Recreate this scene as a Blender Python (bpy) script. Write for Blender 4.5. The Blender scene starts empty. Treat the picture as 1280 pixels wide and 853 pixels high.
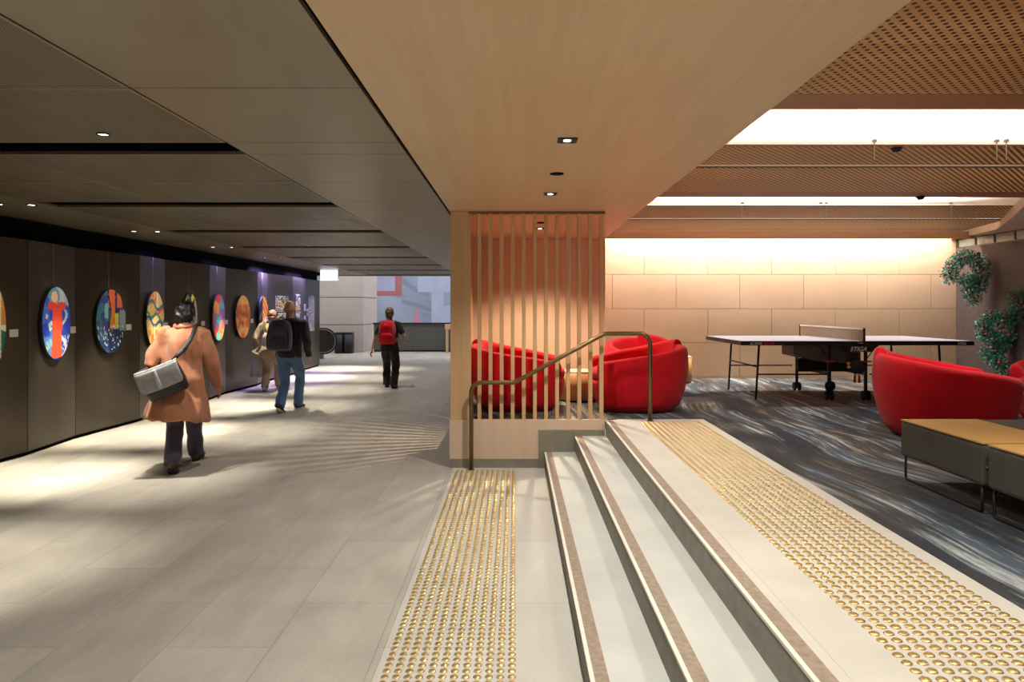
import bpy, bmesh, math, random
from mathutils import Vector, Matrix, noise
random.seed(7)
PI = math.pi
SC = bpy.context.scene
COL = SC.collection
# ------------------------------------------------------------------ camera frame
F, CX, CY, H = 880.0, 644.0, 384.5, 1.6          # focal length in pixels, vanishing point, eye height
ZU = 0.48                                         # lounge level above the concourse
ZS = 2.56                                         # timber soffit
ZD = 2.57                                         # dark metal ceiling

# ------------------------------------------------------------------ materials
def lin(c):
    f = lambda v: v / 12.92 if v <= 0.04045 else ((v + 0.055) / 1.055) ** 2.4
    return tuple(f(v / 255.0) for v in c) + (1.0,)

class NT:
    def __init__(s, name):
        s.m = bpy.data.materials.new(name); s.m.use_nodes = True
        s.t = s.m.node_tree; s.b = s.t.nodes['Principled BSDF']
    def n(s, typ, **kw):
        nd = s.t.nodes.new(typ)
        for k, v in kw.items():
            if k in nd.inputs: nd.inputs[k].default_value = v
            else: setattr(nd, k, v)
        return nd
    def l(s, a, b): s.t.links.new(a, b)
    def pos(s, scale=(1, 1, 1), rot=(0, 0, 0), obj=False, loc=(0, 0, 0)):
        if obj: src = s.n('ShaderNodeTexCoord').outputs['Object']
        else: src = s.n('ShaderNodeNewGeometry').outputs['Position']
        mp = s.n('ShaderNodeMapping'); mp.inputs['Scale'].default_value = scale; mp.inputs['Rotation'].default_value = rot
        mp.inputs['Location'].default_value = loc
        s.l(src, mp.inputs['Vector']); return mp.outputs['Vector']
    def noise(s, vec, scale=5, detail=4, rough=.55, dist=0):
        nd = s.n('ShaderNodeTexNoise'); nd.inputs['Scale'].default_value = scale; nd.inputs['Detail'].default_value = detail
        nd.inputs['Roughness'].default_value = rough; nd.inputs['Distortion'].default_value = dist
        s.l(vec, nd.inputs['Vector']); return nd.outputs['Fac']
    def ramp(s, fac, stops, interp='LINEAR'):
        r = s.n('ShaderNodeValToRGB'); cr = r.color_ramp; cr.interpolation = interp
        while len(cr.elements) > 2: cr.elements.remove(cr.elements[-1])
        for i, (p, c) in enumerate(stops):
            e = cr.elements[i] if i < 2 else cr.elements.new(p)
            e.position = p; e.color = c if len(c) == 4 else tuple(c) + (1,)
        s.l(fac, r.inputs['Fac']); return r.outputs['Color']
    def math(s, op, a, b=None):
        nd = s.n('ShaderNodeMath', operation=op)
        for i, v in enumerate((a, b)):
            if v is None: continue
            if isinstance(v, (int, float)): nd.inputs[i].default_value = v
            else: s.l(v, nd.inputs[i])
        return nd.outputs[0]
    def mix(s, fac, a, b, blend='MIX'):
        nd = s.n('ShaderNodeMix', data_type='RGBA', blend_type=blend)
        for sock, v in ((nd.inputs[0], fac), (nd.inputs[6], a), (nd.inputs[7], b)):
            if isinstance(v, (int, float)): sock.default_value = v
            elif isinstance(v, tuple): sock.default_value = v
            else: s.l(v, sock)
        return nd.outputs[2]
    def bump(s, h, strength=.3, dist=.01):
        b = s.n('ShaderNodeBump'); b.inputs['Strength'].default_value = strength; b.inputs['Distance'].default_value = dist
        s.l(h, b.inputs['Height']); s.l(b.outputs['Normal'], s.b.inputs['Normal'])
    def base(s, c):
        if isinstance(c, tuple): s.b.inputs['Base Color'].default_value = c
        else: s.l(c, s.b.inputs['Base Color'])
    def pbr(s, rough=.5, metal=0, spec=.5, sheen=0, coat=0):
        s.b.inputs['Roughness'].default_value = rough; s.b.inputs['Metallic'].default_value = metal
        s.b.inputs['Specular IOR Level'].default_value = spec
        s.b.inputs['Sheen Weight'].default_value = sheen; s.b.inputs['Coat Weight'].default_value = coat
        return s.m

def mottled(name, c, rough=.5, metal=0, var=.12, scale=20, spec=.5, sheen=0, bump=0, obj=True, coat=0):
    t = NT(name); k = lin(c)
    lo = tuple(v * (1 - var) for v in k[:3]); hi = tuple(min(1, v * (1 + var)) for v in k[:3])
    nz = t.noise(t.pos(obj=obj), scale, 4)
    t.base(t.ramp(nz, [(.3, lo), (.7, hi)]))
    if bump: t.bump(nz, bump, .004)
    return t.pbr(rough, metal, spec, sheen, coat)

def emit(name, c, strength):
    t = NT(name); t.base((0, 0, 0, 1)); t.b.inputs['Emission Color'].default_value = lin(c); t.b.inputs['Emission Strength'].default_value = strength
    return t.pbr(.5)

def wood(name, c1, c2, axis='Y', rough=.45, scale=1.0, coat=.0):
    t = NT(name); long_, cross = .35 * scale, 9 * scale
    sc = {'X': (long_, cross, cross), 'Y': (cross, long_, cross), 'Z': (cross, cross, long_)}[axis]
    a = t.noise(t.pos(sc), 1.0, 6, .6, .4)
    b = t.noise(t.pos(tuple(v * 6 for v in sc)), 1.0, 3, .6, .2)
    big = t.noise(t.pos((.9, .9, .9)), 1.0, 2, .5)
    c = t.mix(.35, t.ramp(a, [(.3, lin(c1)), (.7, lin(c2))]), t.ramp(b, [(.3, lin(c1)), (.7, lin(c2))]))
    c = t.mix(.25, c, t.ramp(big, [(.35, lin(c1)), (.65, lin(c2))]))
    t.base(c); t.bump(b, .06, .003)
    return t.pbr(rough, 0, .4, 0, coat)

M = {}
# concourse floor: large rectangular stone pavers laid lengthwise
def stone_floor(name, ca, cb, off=(0, 0)):
    t = NT(name)
    geo = t.n('ShaderNodeNewGeometry'); sp = t.n('ShaderNodeSeparateXYZ'); t.l(geo.outputs['Position'], sp.inputs[0])
    cb_ = t.n('ShaderNodeCombineXYZ')
    t.l(t.math('ADD', sp.outputs['Y'], 20.0 + off[1]), cb_.inputs['X']); t.l(t.math('ADD', sp.outputs['X'], 20.0 + off[0]), cb_.inputs['Y'])
    br = t.n('ShaderNodeTexBrick'); br.offset = .5; br.squash = 1
    for k, v in dict(Scale=1.0).items(): br.inputs[k].default_value = v
    br.inputs['Mortar Size'].default_value = .003; br.inputs['Mortar Smooth'].default_value = .3
    br.inputs['Brick Width'].default_value = 1.0; br.inputs['Row Height'].default_value = .5; br.inputs['Bias'].default_value = 0
    br.inputs['Color1'].default_value = (.60, .60, .60, 1); br.inputs['Color2'].default_value = (1, 1, 1, 1); br.inputs['Mortar'].default_value = (.16, .16, .16, 1)
    t.l(cb_.outputs[0], br.inputs['Vector'])
    vein = t.noise(t.pos((5, 1.3, 3), (0, 0, .2)), 1.2, 8, .62, .6)
    blot = t.noise(t.pos((1, 1, 1)), 2.2, 5, .6)
    grain = t.noise(t.pos((1, 1, 1)), 90, 3, .6)
    c = t.ramp(vein, [(.25, lin(ca)), (.75, lin(cb))])
    c = t.mix(.35, c, t.ramp(blot, [(.3, lin(ca)), (.7, lin(cb))]))
    c = t.mix(.10, c, t.ramp(grain, [(.3, (.1, .1, .1)), (.7, (.9, .9, .9))]), 'OVERLAY')
    c = t.mix(.42, c, br.outputs['Color'], 'MULTIPLY')
    t.base(c); t.bump(t.math('SUBTRACT', 1.0, br.outputs['Fac']), .25, .002)
    t.l(t.ramp(blot, [(.3, (.34, .34, .34)), (.7, (.50, .50, .50))]), t.b.inputs['Roughness'])
    t.b.inputs['Specular IOR Level'].default_value = .35
    return t.m
M['floor'] = stone_floor('concourse_stone', (164, 157, 145), (200, 193, 181), (.648 + 0, .19))
M['landing'] = mottled('cream_stone', (204, 199, 186), .45, var=.07, scale=3, obj=False)
M['tread'] = mottled('pale_tread_stone', (196, 197, 188), .45, var=.08, scale=2.5, obj=False)
M['riser'] = mottled('grey_riser_stone', (128, 123, 113), .6, var=.16, scale=14, obj=False)
M['inlay'] = mottled('brown_grip_inlay', (150, 132, 114), .75, var=.22, scale=38, obj=False, bump=.3)
M['edge'] = mottled('cream_nosing', (226, 220, 204), .5, var=.04, obj=False)
M['skirt'] = mottled('grey_skirting_stone', (136, 129, 114), .55, var=.12, scale=6, obj=False)
M['soffit'] = wood('soffit_maple', (218, 184, 142), (238, 208, 168), 'Y', .42, .8)
M['panelwood'] = wood('pink_maple_panel', (208, 172, 142), (224, 190, 160), 'Z', .45, .8)
M['plinthwood'] = wood('plinth_maple', (220, 190, 160), (232, 204, 176), 'Z', .45)
M['slatwood'] = wood('slat_maple', (198, 156, 110), (220, 182, 136), 'Z', .42, 1.5)
M['drumwood'] = wood('drum_oak', (182, 132, 78), (206, 156, 98), 'Z', .4, 1.5)
M['topwood'] = wood('bench_oak', (196, 150, 84), (222, 178, 108), 'X', .4, 1.4)
M['lipwood'] = wood('ceiling_cedar', (150, 106, 76), (176, 130, 96), 'X', .5)
M['bronze'] = mottled('bronze_tube', (120, 98, 66), .36, .9, .08, 8)
M['darkrail'] = mottled('bronze_rail', (112, 88, 58), .45, .5, .08, 8)
M['black'] = mottled('black_paint', (16, 16, 17), .55, 0, .15)
M['void'] = mottled('black_void', (5, 5, 6), .9, 0, .1, spec=.1)
M['blackmetal'] = mottled('black_metal', (28, 27, 28), .4, .3, .1)
M['white'] = mottled('white_paint', (238, 236, 230), .6, 0, .02)
M['cove'] = mottled('cove_plaster', (240, 234, 222), .8, 0, .02)
M['plaster'] = mottled('pink_plaster', (216, 190, 172), .8, 0, .03)
M['card'] = mottled('white_card', (228, 226, 222), .6, 0, .02)

def metal_panel(name, c, rough, perf=False):
    t = NT(name); k = lin(c)
    streak = t.noise(t.pos((3, .6, 1)), 2.0, 4, .6)
    t.base(t.ramp(streak, [(.3, tuple(v * .88 for v in k[:3])), (.7, tuple(v * 1.12 for v in k[:3]))]))
    t.l(t.ramp(streak, [(.3, (rough - .05,) * 3), (.7, (rough + .07,) * 3)]), t.b.inputs['Roughness'])
    t.b.inputs['Metallic'].default_value = .75; t.b.inputs['Specular IOR Level'].default_value = .4
    if perf:
        hole = dot_mask(t, .012, .30)
        c2 = t.mix(hole, t.b.inputs['Base Color'].links[0].from_socket, (k[0] * .35, k[1] * .35, k[2] * .35, 1))
        t.base(c2)
    return t.m

def dot_mask(t, pitch, rad, sx=1.0, sy=1.0):
    """1 inside the round perforations of a staggered grid, else 0"""
    out = None
    for ox, oy in ((0, 0), (.5, .5)):
        v = t.pos((sx / pitch, sy / pitch, 0), loc=(ox, oy, 0))
        fr = t.n('ShaderNodeVectorMath', operation='FRACTION'); t.l(v, fr.inputs[0])
        sb = t.n('ShaderNodeVectorMath', operation='SUBTRACT'); t.l(fr.outputs[0], sb.inputs[0]); sb.inputs[1].default_value = (.5, .5, 0)
        mp = t.n('ShaderNodeVectorMath', operation='MULTIPLY'); t.l(sb.outputs[0], mp.inputs[0]); mp.inputs[1].default_value = (1, 1, 0)
        ln = t.n('ShaderNodeVectorMath', operation='LENGTH'); t.l(mp.outputs[0], ln.inputs[0])
        m = t.math('LESS_THAN', ln.outputs['Value'], rad)
        out = m if out is None else t.math('MAXIMUM', out, m)
    return out
M['ceil'] = metal_panel('bronze_ceiling_panel', (152, 143, 120), .38)
M['ceilperf'] = metal_panel('perforated_ceiling_panel', (134, 124, 102), .42, True)

def wall_metal():
    t = NT('bronze_wall_panel'); k = lin((72, 64, 53))
    streak = t.noise(t.pos((1, 1, .25)), 2.0, 4, .6)
    t.base(t.ramp(streak, [(.3, tuple(v * .85 for v in k[:3])), (.7, tuple(v * 1.15 for v in k[:3]))]))
    return t.pbr(.34, .45, .4)
M['wallmetal'] = wall_metal()

def perforated_wood(name, glow):
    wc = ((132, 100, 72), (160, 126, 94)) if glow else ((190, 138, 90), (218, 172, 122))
    t = NT(name)
    sc = (.3, 8, 8); a = t.noise(t.pos(sc), 1.0, 5, .6, .3)
    c = t.ramp(a, [(.3, lin(wc[0])), (.7, lin(wc[1]))])
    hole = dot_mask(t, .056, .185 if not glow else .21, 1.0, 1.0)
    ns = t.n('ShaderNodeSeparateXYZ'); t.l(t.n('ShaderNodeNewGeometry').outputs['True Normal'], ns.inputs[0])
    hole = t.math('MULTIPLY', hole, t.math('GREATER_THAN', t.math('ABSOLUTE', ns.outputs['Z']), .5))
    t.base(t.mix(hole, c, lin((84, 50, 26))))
    t.bump(t.math('SUBTRACT', 1.0, hole), 1.0, .02)
    if glow:      # holes set translucent, without any backing, to show cove light as dots
        tr = t.n('ShaderNodeBsdfTranslucent'); tr.inputs['Color'].default_value = lin((250, 226, 188))
        mx = t.n('ShaderNodeMixShader'); t.l(hole, mx.inputs[0]); t.l(t.b.outputs[0], mx.inputs[1]); t.l(tr.outputs[0], mx.inputs[2])
        t.l(mx.outputs[0], t.t.nodes['Material Output'].inputs['Surface'])
    return t.pbr(.5, 0, .35)
M['perf'] = perforated_wood('perforated_cedar', False); M['perfglow'] = perforated_wood('perforated_cedar_translucent', True)

def tile_mat():
    t = NT('beige_wall_tile')
    a = t.noise(t.pos((.8, 1, 1.2)), 1.5, 4, .55)
    b = t.noise(t.pos((1, 1, 1)), 60, 3, .6)
    c = t.ramp(a, [(.3, lin((188, 160, 132))), (.7, lin((200, 172, 146)))])
    t.base(c); t.bump(b, .08, .002)
    return t.pbr(.5, 0, .4)
M['tile'] = tile_mat()
M['grout'] = mottled('tile_grout', (170, 138, 108), .8, 0, .05, obj=False)

def carpet():
    t = NT('streaked_carpet')
    P = t.n('ShaderNodeNewGeometry').outputs['Position']
    wn = t.n('ShaderNodeTexNoise'); wn.inputs['Scale'].default_value = .45; wn.inputs['Detail'].default_value = 1; t.l(P, wn.inputs['Vector'])
    sb = t.n('ShaderNodeVectorMath', operation='SUBTRACT'); t.l(wn.outputs['Color'], sb.inputs[0]); sb.inputs[1].default_value = (.5, .5, .5)
    sc = t.n('ShaderNodeVectorMath', operation='SCALE'); t.l(sb.outputs[0], sc.inputs[0]); sc.inputs['Scale'].default_value = .95
    ad = t.n('ShaderNodeVectorMath', operation='ADD'); t.l(P, ad.inputs[0]); t.l(sc.outputs[0], ad.inputs[1])
    def streak(scale, rot, detail, rough):
        mp = t.n('ShaderNodeMapping'); mp.inputs['Scale'].default_value = scale; mp.inputs['Rotation'].default_value = (0, 0, rot)
        t.l(ad.outputs[0], mp.inputs['Vector']); return t.noise(mp.outputs['Vector'], 1.0, detail, rough)
    r = math.radians(28)
    s1 = streak((22, 1.0, 1), r, 8, .70)
    s2 = streak((24, 1.2, 1), r, 6, .68)
    s3 = streak((4, .9, 1), r + .1, 4, .55)
    brd = streak((2.6, .8, 1), r - .15, 3, .5)
    navy, slate, brown = lin((30, 38, 50)), lin((70, 82, 94)), lin((58, 55, 52))
    c = t.mix(t.ramp(brd, [(.42, (0, 0, 0)), (.58, (1, 1, 1))]), navy, brown)
    c = t.mix(t.ramp(s3, [(.48, (0, 0, 0)), (.62, (1, 1, 1))]), c, slate)
    pale = t.ramp(s1, [(.50, (0, 0, 0)), (.64, (1, 1, 1))])
    gate = t.ramp(s3, [(.45, (.06, .06, .06)), (.60, (1, 1, 1))])
    c = t.mix(t.math('MULTIPLY', pale, gate), c, lin((188, 192, 186)))
    tan = t.math('MULTIPLY', t.ramp(s2, [(.50, (0, 0, 0)), (.60, (1, 1, 1))]), t.ramp(brd, [(.52, (0, 0, 0)), (.64, (1, 1, 1))]))
    c = t.mix(t.math('MULTIPLY', tan, .7), c, lin((150, 138, 118)))
    pile = t.noise(P, 260, 2, .6)
    c = t.mix(.35, c, t.ramp(pile, [(.3, (.25, .25, .25)), (.7, (.75, .75, .75))]), 'OVERLAY')
    t.base(c); t.bump(pile, .5, .006)
    return t.pbr(.95, 0, .1, .15)
M['carpet'] = carpet()

def fabric(name, c, sheen=.4, scale=220, var=.1):
    t = NT(name); k = lin(c); w = t.noise(t.pos(obj=True), scale, 2, .6); b = t.noise(t.pos(obj=True), 6, 3, .5)
    cc = t.ramp(b, [(.3, tuple(v * (1 - var) for v in k[:3])), (.7, tuple(min(1, v * (1 + var)) for v in k[:3]))])
    t.base(cc); t.bump(w, .15, .002); return t.pbr(.85, 0, .2, sheen)
M['red'] = fabric('red_wool', (196, 12, 28), .12)
M['greyfab'] = fabric('grey_vinyl', (84, 83, 76), .05)
M['darkwall'] = mottled('textured_brown_wall', (70, 58, 56), .8, 0, .25, 30, obj=False, bump=.6)
M['stonecol'] = mottled('pale_stone_cladding', (188, 176, 170), .6, 0, .06, 1.5, obj=False)
M['joint'] = mottled('dark_joint', (70, 66, 64), .8)
M['barrier'] = mottled('grey_barrier', (92, 92, 88), .5, .2, .08, 2, obj=False)
M['brass'] = mottled('stud_brass', (224, 196, 130), .30, .85, .02, 20)
M['glassblock'] = mottled('grey_louvre_glass', (120, 126, 120), .25, .1, .2, 6, obj=False)

def painted(name, rough=.5, spec=.3):
    t = NT(name); a = t.n('ShaderNodeVertexColor'); a.layer_name = 'paint'
    t.l(a.outputs['Color'], t.b.inputs['Base Color']); return t.pbr(rough, 0, spec)
M['paint'] = painted('painted_canvas')

# ------------------------------------------------------------------ mesh helpers
ORG = {}
class MB:
    def __init__(s): s.v = []; s.f = []; s.c = []; s.sm = []
    def add(s, vs, fs, smooth=True, col=None):
        o = len(s.v); s.v += [Vector(p) for p in vs]
        for f in fs: s.f.append([i + o for i in f]); s.sm.append(smooth); s.c.append(col)
        return s
    def box(s, x0, x1, y0, y1, z0, z1):
        vs = [(x, y, z) for z in (z0, z1) for y in (y0, y1) for x in (x0, x1)]
        return s.add(vs, [(0, 2, 3, 1), (4, 5, 7, 6), (0, 1, 5, 4), (2, 6, 7, 3), (0, 4, 6, 2), (1, 3, 7, 5)], False)
    def obox(s, c, size, rot):
        c = Vector(c); m = rot if isinstance(rot, Matrix) else Matrix.Rotation(rot, 3, 'Z')
        vs = [c + m @ Vector((x * size[0] / 2, y * size[1] / 2, z * size[2] / 2)) for z in (-1, 1) for y in (-1, 1) for x in (-1, 1)]
        return s.add(vs, [(0, 2, 3, 1), (4, 5, 7, 6), (0, 1, 5, 4), (2, 6, 7, 3), (0, 4, 6, 2), (1, 3, 7, 5)], False)
    def rings(s, rs, closed=False, caps=True, smooth=True):
        n = len(rs[0]); vs = [p for r in rs for p in r]; fs = []
        m = len(rs)
        for i in range(m if closed else m - 1):
            a, b = i * n, ((i + 1) % m) * n
            for j in range(n): k = (j + 1) % n; fs.append((a + j, a + k, b + k, b + j))
        if caps and not closed:
            fs.append(tuple(reversed(range(n)))); fs.append(tuple(range((m - 1) * n, m * n)))
        return s.add(vs, fs, smooth)
    def tube(s, path, r, n=12, closed=False, up=None):
        path = [Vector(p) for p in path]; m = len(path)
        rad = r if isinstance(r, (list, tuple)) else [r] * m
        rs = []; ref = None
        for i, p in enumerate(path):
            if closed: tg = path[(i + 1) % m] - path[i - 1]
            else: tg = path[min(i + 1, m - 1)] - path[max(i - 1, 0)]
            tg.normalize()
            if ref is None:
                ref = Vector(up) if up else (Vector((0, 0, 1)) if abs(tg.z) < .9 else Vector((0, 1, 0)))
            u = (ref - tg * ref.dot(tg)); u.normalize(); ref = u; w = tg.cross(u)
            q = rad[i]; a, b = q if isinstance(q, (tuple, list)) else (q, q)
            rs.append([p + u * math.cos(t) * a + w * math.sin(t) * b for t in (2 * PI * k / n for k in range(n))])
        return s.rings(rs, closed)
    def loft(s, secs, n=24, e=2.0):
        """secs: (cx, cy, z, rx, ry) horizontal superellipse sections"""
        rs = []
        for cx, cy, z, rx, ry in secs:
            r = []
            for k in range(n):
                t = 2 * PI * k / n; c, d = math.cos(t), math.sin(t)
                r.append((cx + rx * math.copysign(abs(c) ** (2 / e), c), cy + ry * math.copysign(abs(d) ** (2 / e), d), z))
            rs.append(r)
        return s.rings(rs)
    def lathe(s, prof, c=(0, 0, 0), n=24):
        return s.rings([[(c[0] + r * math.cos(2 * PI * k / n), c[1] + r * math.sin(2 * PI * k / n), c[2] + z) for k in range(n)] for r, z in prof])
    def ell(s, c, r, rot=None, n=16, m=10):
        c = Vector(c); rot = rot or Matrix.Identity(3); rs = []
        for i in range(m + 1):
            a = -PI / 2 + PI * (i + .001) / (m + .002)
            rs.append([c + rot @ Vector((r[0] * math.cos(a) * math.cos(2 * PI * k / n), r[1] * math.cos(a) * math.sin(2 * PI * k / n), r[2] * math.sin(a))) for k in range(n)])
        return s.rings(rs)
    def cyl(s, p0, p1, r, n=20): return s.tube([p0, p1], r, n)
    def prism(s, pts, z0, z1):
        n = len(pts); vs = [(x, y, z0) for x, y in pts] + [(x, y, z1) for x, y in pts]
        return s.add(vs, [tuple(reversed(range(n))), tuple(range(n, 2 * n))] + [(i, (i + 1) % n, n + (i + 1) % n, n + i) for i in range(n)], False)
    def jitter(s, amp, freq, seed=0):
        for i, p in enumerate(s.v):
            q = p * freq + Vector((seed, seed * 2.3, 0)); s.v[i] = p + noise.noise_vector(q) * amp
        return s
    def build(s, name, mat, parent=None, at=None, bevel=0, sub=0, remesh=0, smooth_it=0, fold=None, seg=2, rot=0):
        if parent is not None: o = ORG[parent.name]
        elif at is not None: o = Vector(at)
        else:
            xs = [p.x for p in s.v]; ys = [p.y for p in s.v]; zs = [p.z for p in s.v]
            o = Vector(((min(xs) + max(xs)) / 2, (min(ys) + max(ys)) / 2, min(zs)))
        me = bpy.data.meshes.new(name); me.from_pydata([p - o for p in s.v], [], s.f); 
        if any(c is not None for c in s.c):
            at_ = me.color_attributes.new('paint', 'FLOAT_COLOR', 'CORNER'); k = 0
            for f, c in zip(s.f, s.c):
                for _ in f: at_.data[k].color = c if c else (1, 1, 1, 1); k += 1
        me.polygons.foreach_set('use_smooth', s.sm); me.materials.append(mat); me.update()
        ob = bpy.data.objects.new(name, me); COL.objects.link(ob)
        if remesh:
            bm = bmesh.new(); bm.from_mesh(me); bmesh.ops.recalc_face_normals(bm, faces=bm.faces); bm.to_mesh(me); bm.free()
            md = ob.modifiers.new('r', 'REMESH'); md.mode = 'VOXEL'; md.voxel_size = remesh; md.use_smooth_shade = True
            if smooth_it:
                sm = ob.modifiers.new('s', 'SMOOTH'); sm.iterations = smooth_it; sm.factor = .5
            dg = bpy.context.evaluated_depsgraph_get()
            m2 = bpy.data.meshes.new_from_object(ob.evaluated_get(dg)); ob.modifiers.clear(); ob.data = m2; bpy.data.meshes.remove(me); me = m2
            if fold:
                amp, fx, fz, sd = fold
                nr = [v.normal.copy() for v in me.vertices]
                if amp > .015:
                    for v, n_ in zip(me.vertices, nr):
                        p = v.co; v.co = p + n_ * amp * .55 * noise.noise(Vector((p.x * fx * 2.6 + sd * 2 + p.z * 3, p.y * fx * 2.2, p.z * fz * .55)))
                for v, n_ in zip(me.vertices, nr):
                    p = v.co; v.co = p + n_ * amp * noise.noise(Vector((p.x * fx + sd, p.y * fx, p.z * fz + sd * 3)))
            me.polygons.foreach_set('use_smooth', [True] * len(me.polygons))
            me.materials.clear(); me.materials.append(mat); me.update()
        else:
            bm = bmesh.new(); bm.from_mesh(me); bmesh.ops.recalc_face_normals(bm, faces=bm.faces); bm.to_mesh(me); bm.free()
        if bevel:
            b = ob.modifiers.new('b', 'BEVEL'); b.width = bevel; b.segments = seg; b.limit_method = 'ANGLE'; b.angle_limit = math.radians(40)
            b.harden_normals = False
        if sub:
            b = ob.modifiers.new('u', 'SUBSURF'); b.levels = sub; b.render_levels = sub
        if parent is not None: ob.parent = parent
        else: ob.location = o; ob.rotation_euler.z = rot
        ORG[ob.name] = o
        return ob

def root(name, loc, label=None, cat=None, group=None, kind=None, rz=0):
    e = bpy.data.objects.new(name, None); COL.objects.link(e); e.location = loc; e.rotation_euler.z = rz; e.empty_display_size = .1
    ORG[e.name] = Vector(loc) if rz == 0 else Vector((0, 0, 0))
    return tag(e, label, cat, group, kind)
def tag(o, label=None, cat=None, group=None, kind=None):
    for k, v in (('label', label), ('category', cat), ('group', group), ('kind', kind)):
        if v: o[k] = v
    return o
def struct(mb, name, mat, label, cat, **kw):
    return tag(mb.build(name, mat, **kw), label, cat, None, 'structure')
def kids(o): return [c for c in bpy.data.objects if c.parent == o]
def dup(r, loc, rz, label, group=None, tree=None):
    c = r.copy(); COL.objects.link(c); c.location = loc; c.rotation_euler.z = rz; c['label'] = label
    if group: c['group'] = group
    for ch in kids(r):
        d = ch.copy(); COL.objects.link(d); d.parent = c
        for g in kids(ch):
            e = g.copy(); COL.objects.link(e); e.parent = d
    return c
def text_mesh(txt, size, name, mat, parent, mtx, shear=0, depth=.0006, weight=0):
    cu = bpy.data.curves.new(name, 'FONT'); cu.body = txt; cu.size = size; cu.extrude = depth; cu.shear = shear; cu.offset = weight
    cu.align_x = 'LEFT'
    ob = bpy.data.objects.new(name + '_font', cu); COL.objects.link(ob)
    dg = bpy.context.evaluated_depsgraph_get(); me = bpy.data.meshes.new_from_object(ob.evaluated_get(dg))
    bpy.data.objects.remove(ob); bpy.data.curves.remove(cu)
    me.transform(mtx); me.transform(Matrix.Translation(-ORG[parent.name]))
    me.materials.clear(); me.materials.append(mat); me.name = name
    o2 = bpy.data.objects.new(name, me); COL.objects.link(o2); o2.parent = parent; ORG[o2.name] = ORG[parent.name]
    return o2
def area(name, loc, size, energy, col, rot=(0, 0, 0), spread=PI):
    l = bpy.data.lights.new(name, 'AREA'); l.shape = 'RECTANGLE'; l.size, l.size_y = size; l.energy = energy; l.color = col; l.spread = spread
    o = bpy.data.objects.new(name, l); o.location = loc; o.rotation_euler = rot; COL.objects.link(o); return o
def spot(name, loc, target, energy, col, angle, blend=.5, r=.03):
    l = bpy.data.lights.new(name, 'SPOT'); l.energy = energy; l.color = col; l.spot_size = math.radians(angle); l.spot_blend = blend; l.shadow_soft_size = r
    o = bpy.data.objects.new(name, l); o.location = loc
    o.rotation_euler = (Vector(target) - Vector(loc)).to_track_quat('-Z', 'Y').to_euler(); COL.objects.link(o); return o
# ================================================================== SETTING
YB, YF = -1.5, 7.02          # behind the eye, screen plane
# concourse floor
M['floorpale'] = stone_floor('border_stone', (190, 186, 174), (212, 208, 196), (.62, .19))
fb = MB(); fb.box(-.6135, .30, YB, YF + .2, -.06, 0)
struct(fb, 'floor_border', M['floorpale'], 'paler stone border of the concourse floor along the steps', 'floor')
fl = MB(); fl.box(-9.5, -.615, YB, 29.5, -.06, 0); fl.box(-.614, .3, YF + .2, 29.5, -.06, 0)
struct(fl, 'floor', M['floor'], 'large grey stone pavers of the wide concourse floor', 'floor')

# stairs: three steps up to the lounge
st = root('staircase', (.29, 3.0, 0), 'three wide pale stone steps with brown grip strips up to the lounge', 'stairs', None, 'structure')
XS = [.29, .59, .895]
for k, x in enumerate(XS):
    z = .16 * (k + 1); x1 = XS[k + 1] if k < 2 else .99
    MB().box(x + .006, x + .02, YB, YF - .003, z - .16, z - .012).build('riser', M['riser'], st)
    MB().box(x, x + .018, YB, YF - .003, z - .012, z).build('nosing', M['edge'], st)
    MB().box(x + .018, x + .074, YB, YF - .003, z - .012, z + .0006).build('grip_strip', M['inlay'], st)
    MB().box(x + .074, x1 + .02, YB, YF - .003, z - .02, z).build('tread', M['tread'] if k < 2 else M['landing'], st)
ld = MB()
y = YB
for y0, y1 in ((-1.5, .7), (.702, 2.1), (2.102, 3.5), (3.502, 4.9), (4.902, 6.3), (6.302, 7.05)):
    ld.box(.99 + .021, 1.7, y0, y1, .3, ZU); ld.box(1.701, 1.883, y0, y1, .3, ZU)
struct(ld, 'floor_landing', M['landing'], 'cream stone landing slabs at the top of the steps', 'floor')
cp = MB(); cp.box(1.8835, 9.2, YB, 7.05, .38, ZU + .002); cp.box(-.60, 9.2, 7.051, 11.12, .38, ZU + .002)
struct(cp, 'floor_carpet', M['carpet'], 'dark blue grey lounge carpet with pale brushed streaks', 'carpet')

# plinth below the slatted screen
pl = root('trim_1', (.12, 7.08, 0), 'pale timber plinth with grey stone skirting under the slatted screen', 'plinth', None, 'structure')
MB().box(-.655, .895, YF, 7.16, .09, ZU).build('timber_face', M['plinthwood'], pl)
MB().box(-.65, .23, YF - .004, 7.15, 0, .09).build('skirting', M['skirt'], pl)
sk = MB(); sk.box(.23, .593, YF - .012, YF - .001, 0, .378); sk.box(.596, .893, YF - .012, YF - .001, 0, .378)
sk.build('stone_upstand', M['skirt'], pl)
MB().box(-.655, -.615, 7.16, 9.77, 0, ZU).build('side_face', M['plinthwood'], pl)

# timber soffit
sf = MB(); sf.box(-.655, 1.239, YB, 9.80, ZS, ZS + .10)
struct(sf, 'ceiling_timber', M['soffit'], 'flat pale timber soffit over the steps and screen', 'ceiling')
fs = MB(); fs.box(1.20, 1.239, YB, 9.8, ZS + .101, 3.3); fs.box(-.655, -.63, YB, 9.8, ZS + .101, 2.9)
struct(fs, 'ceiling_fascia', M['lipwood'], 'timber upstand along the edges of the flat soffit', 'ceiling')
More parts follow.
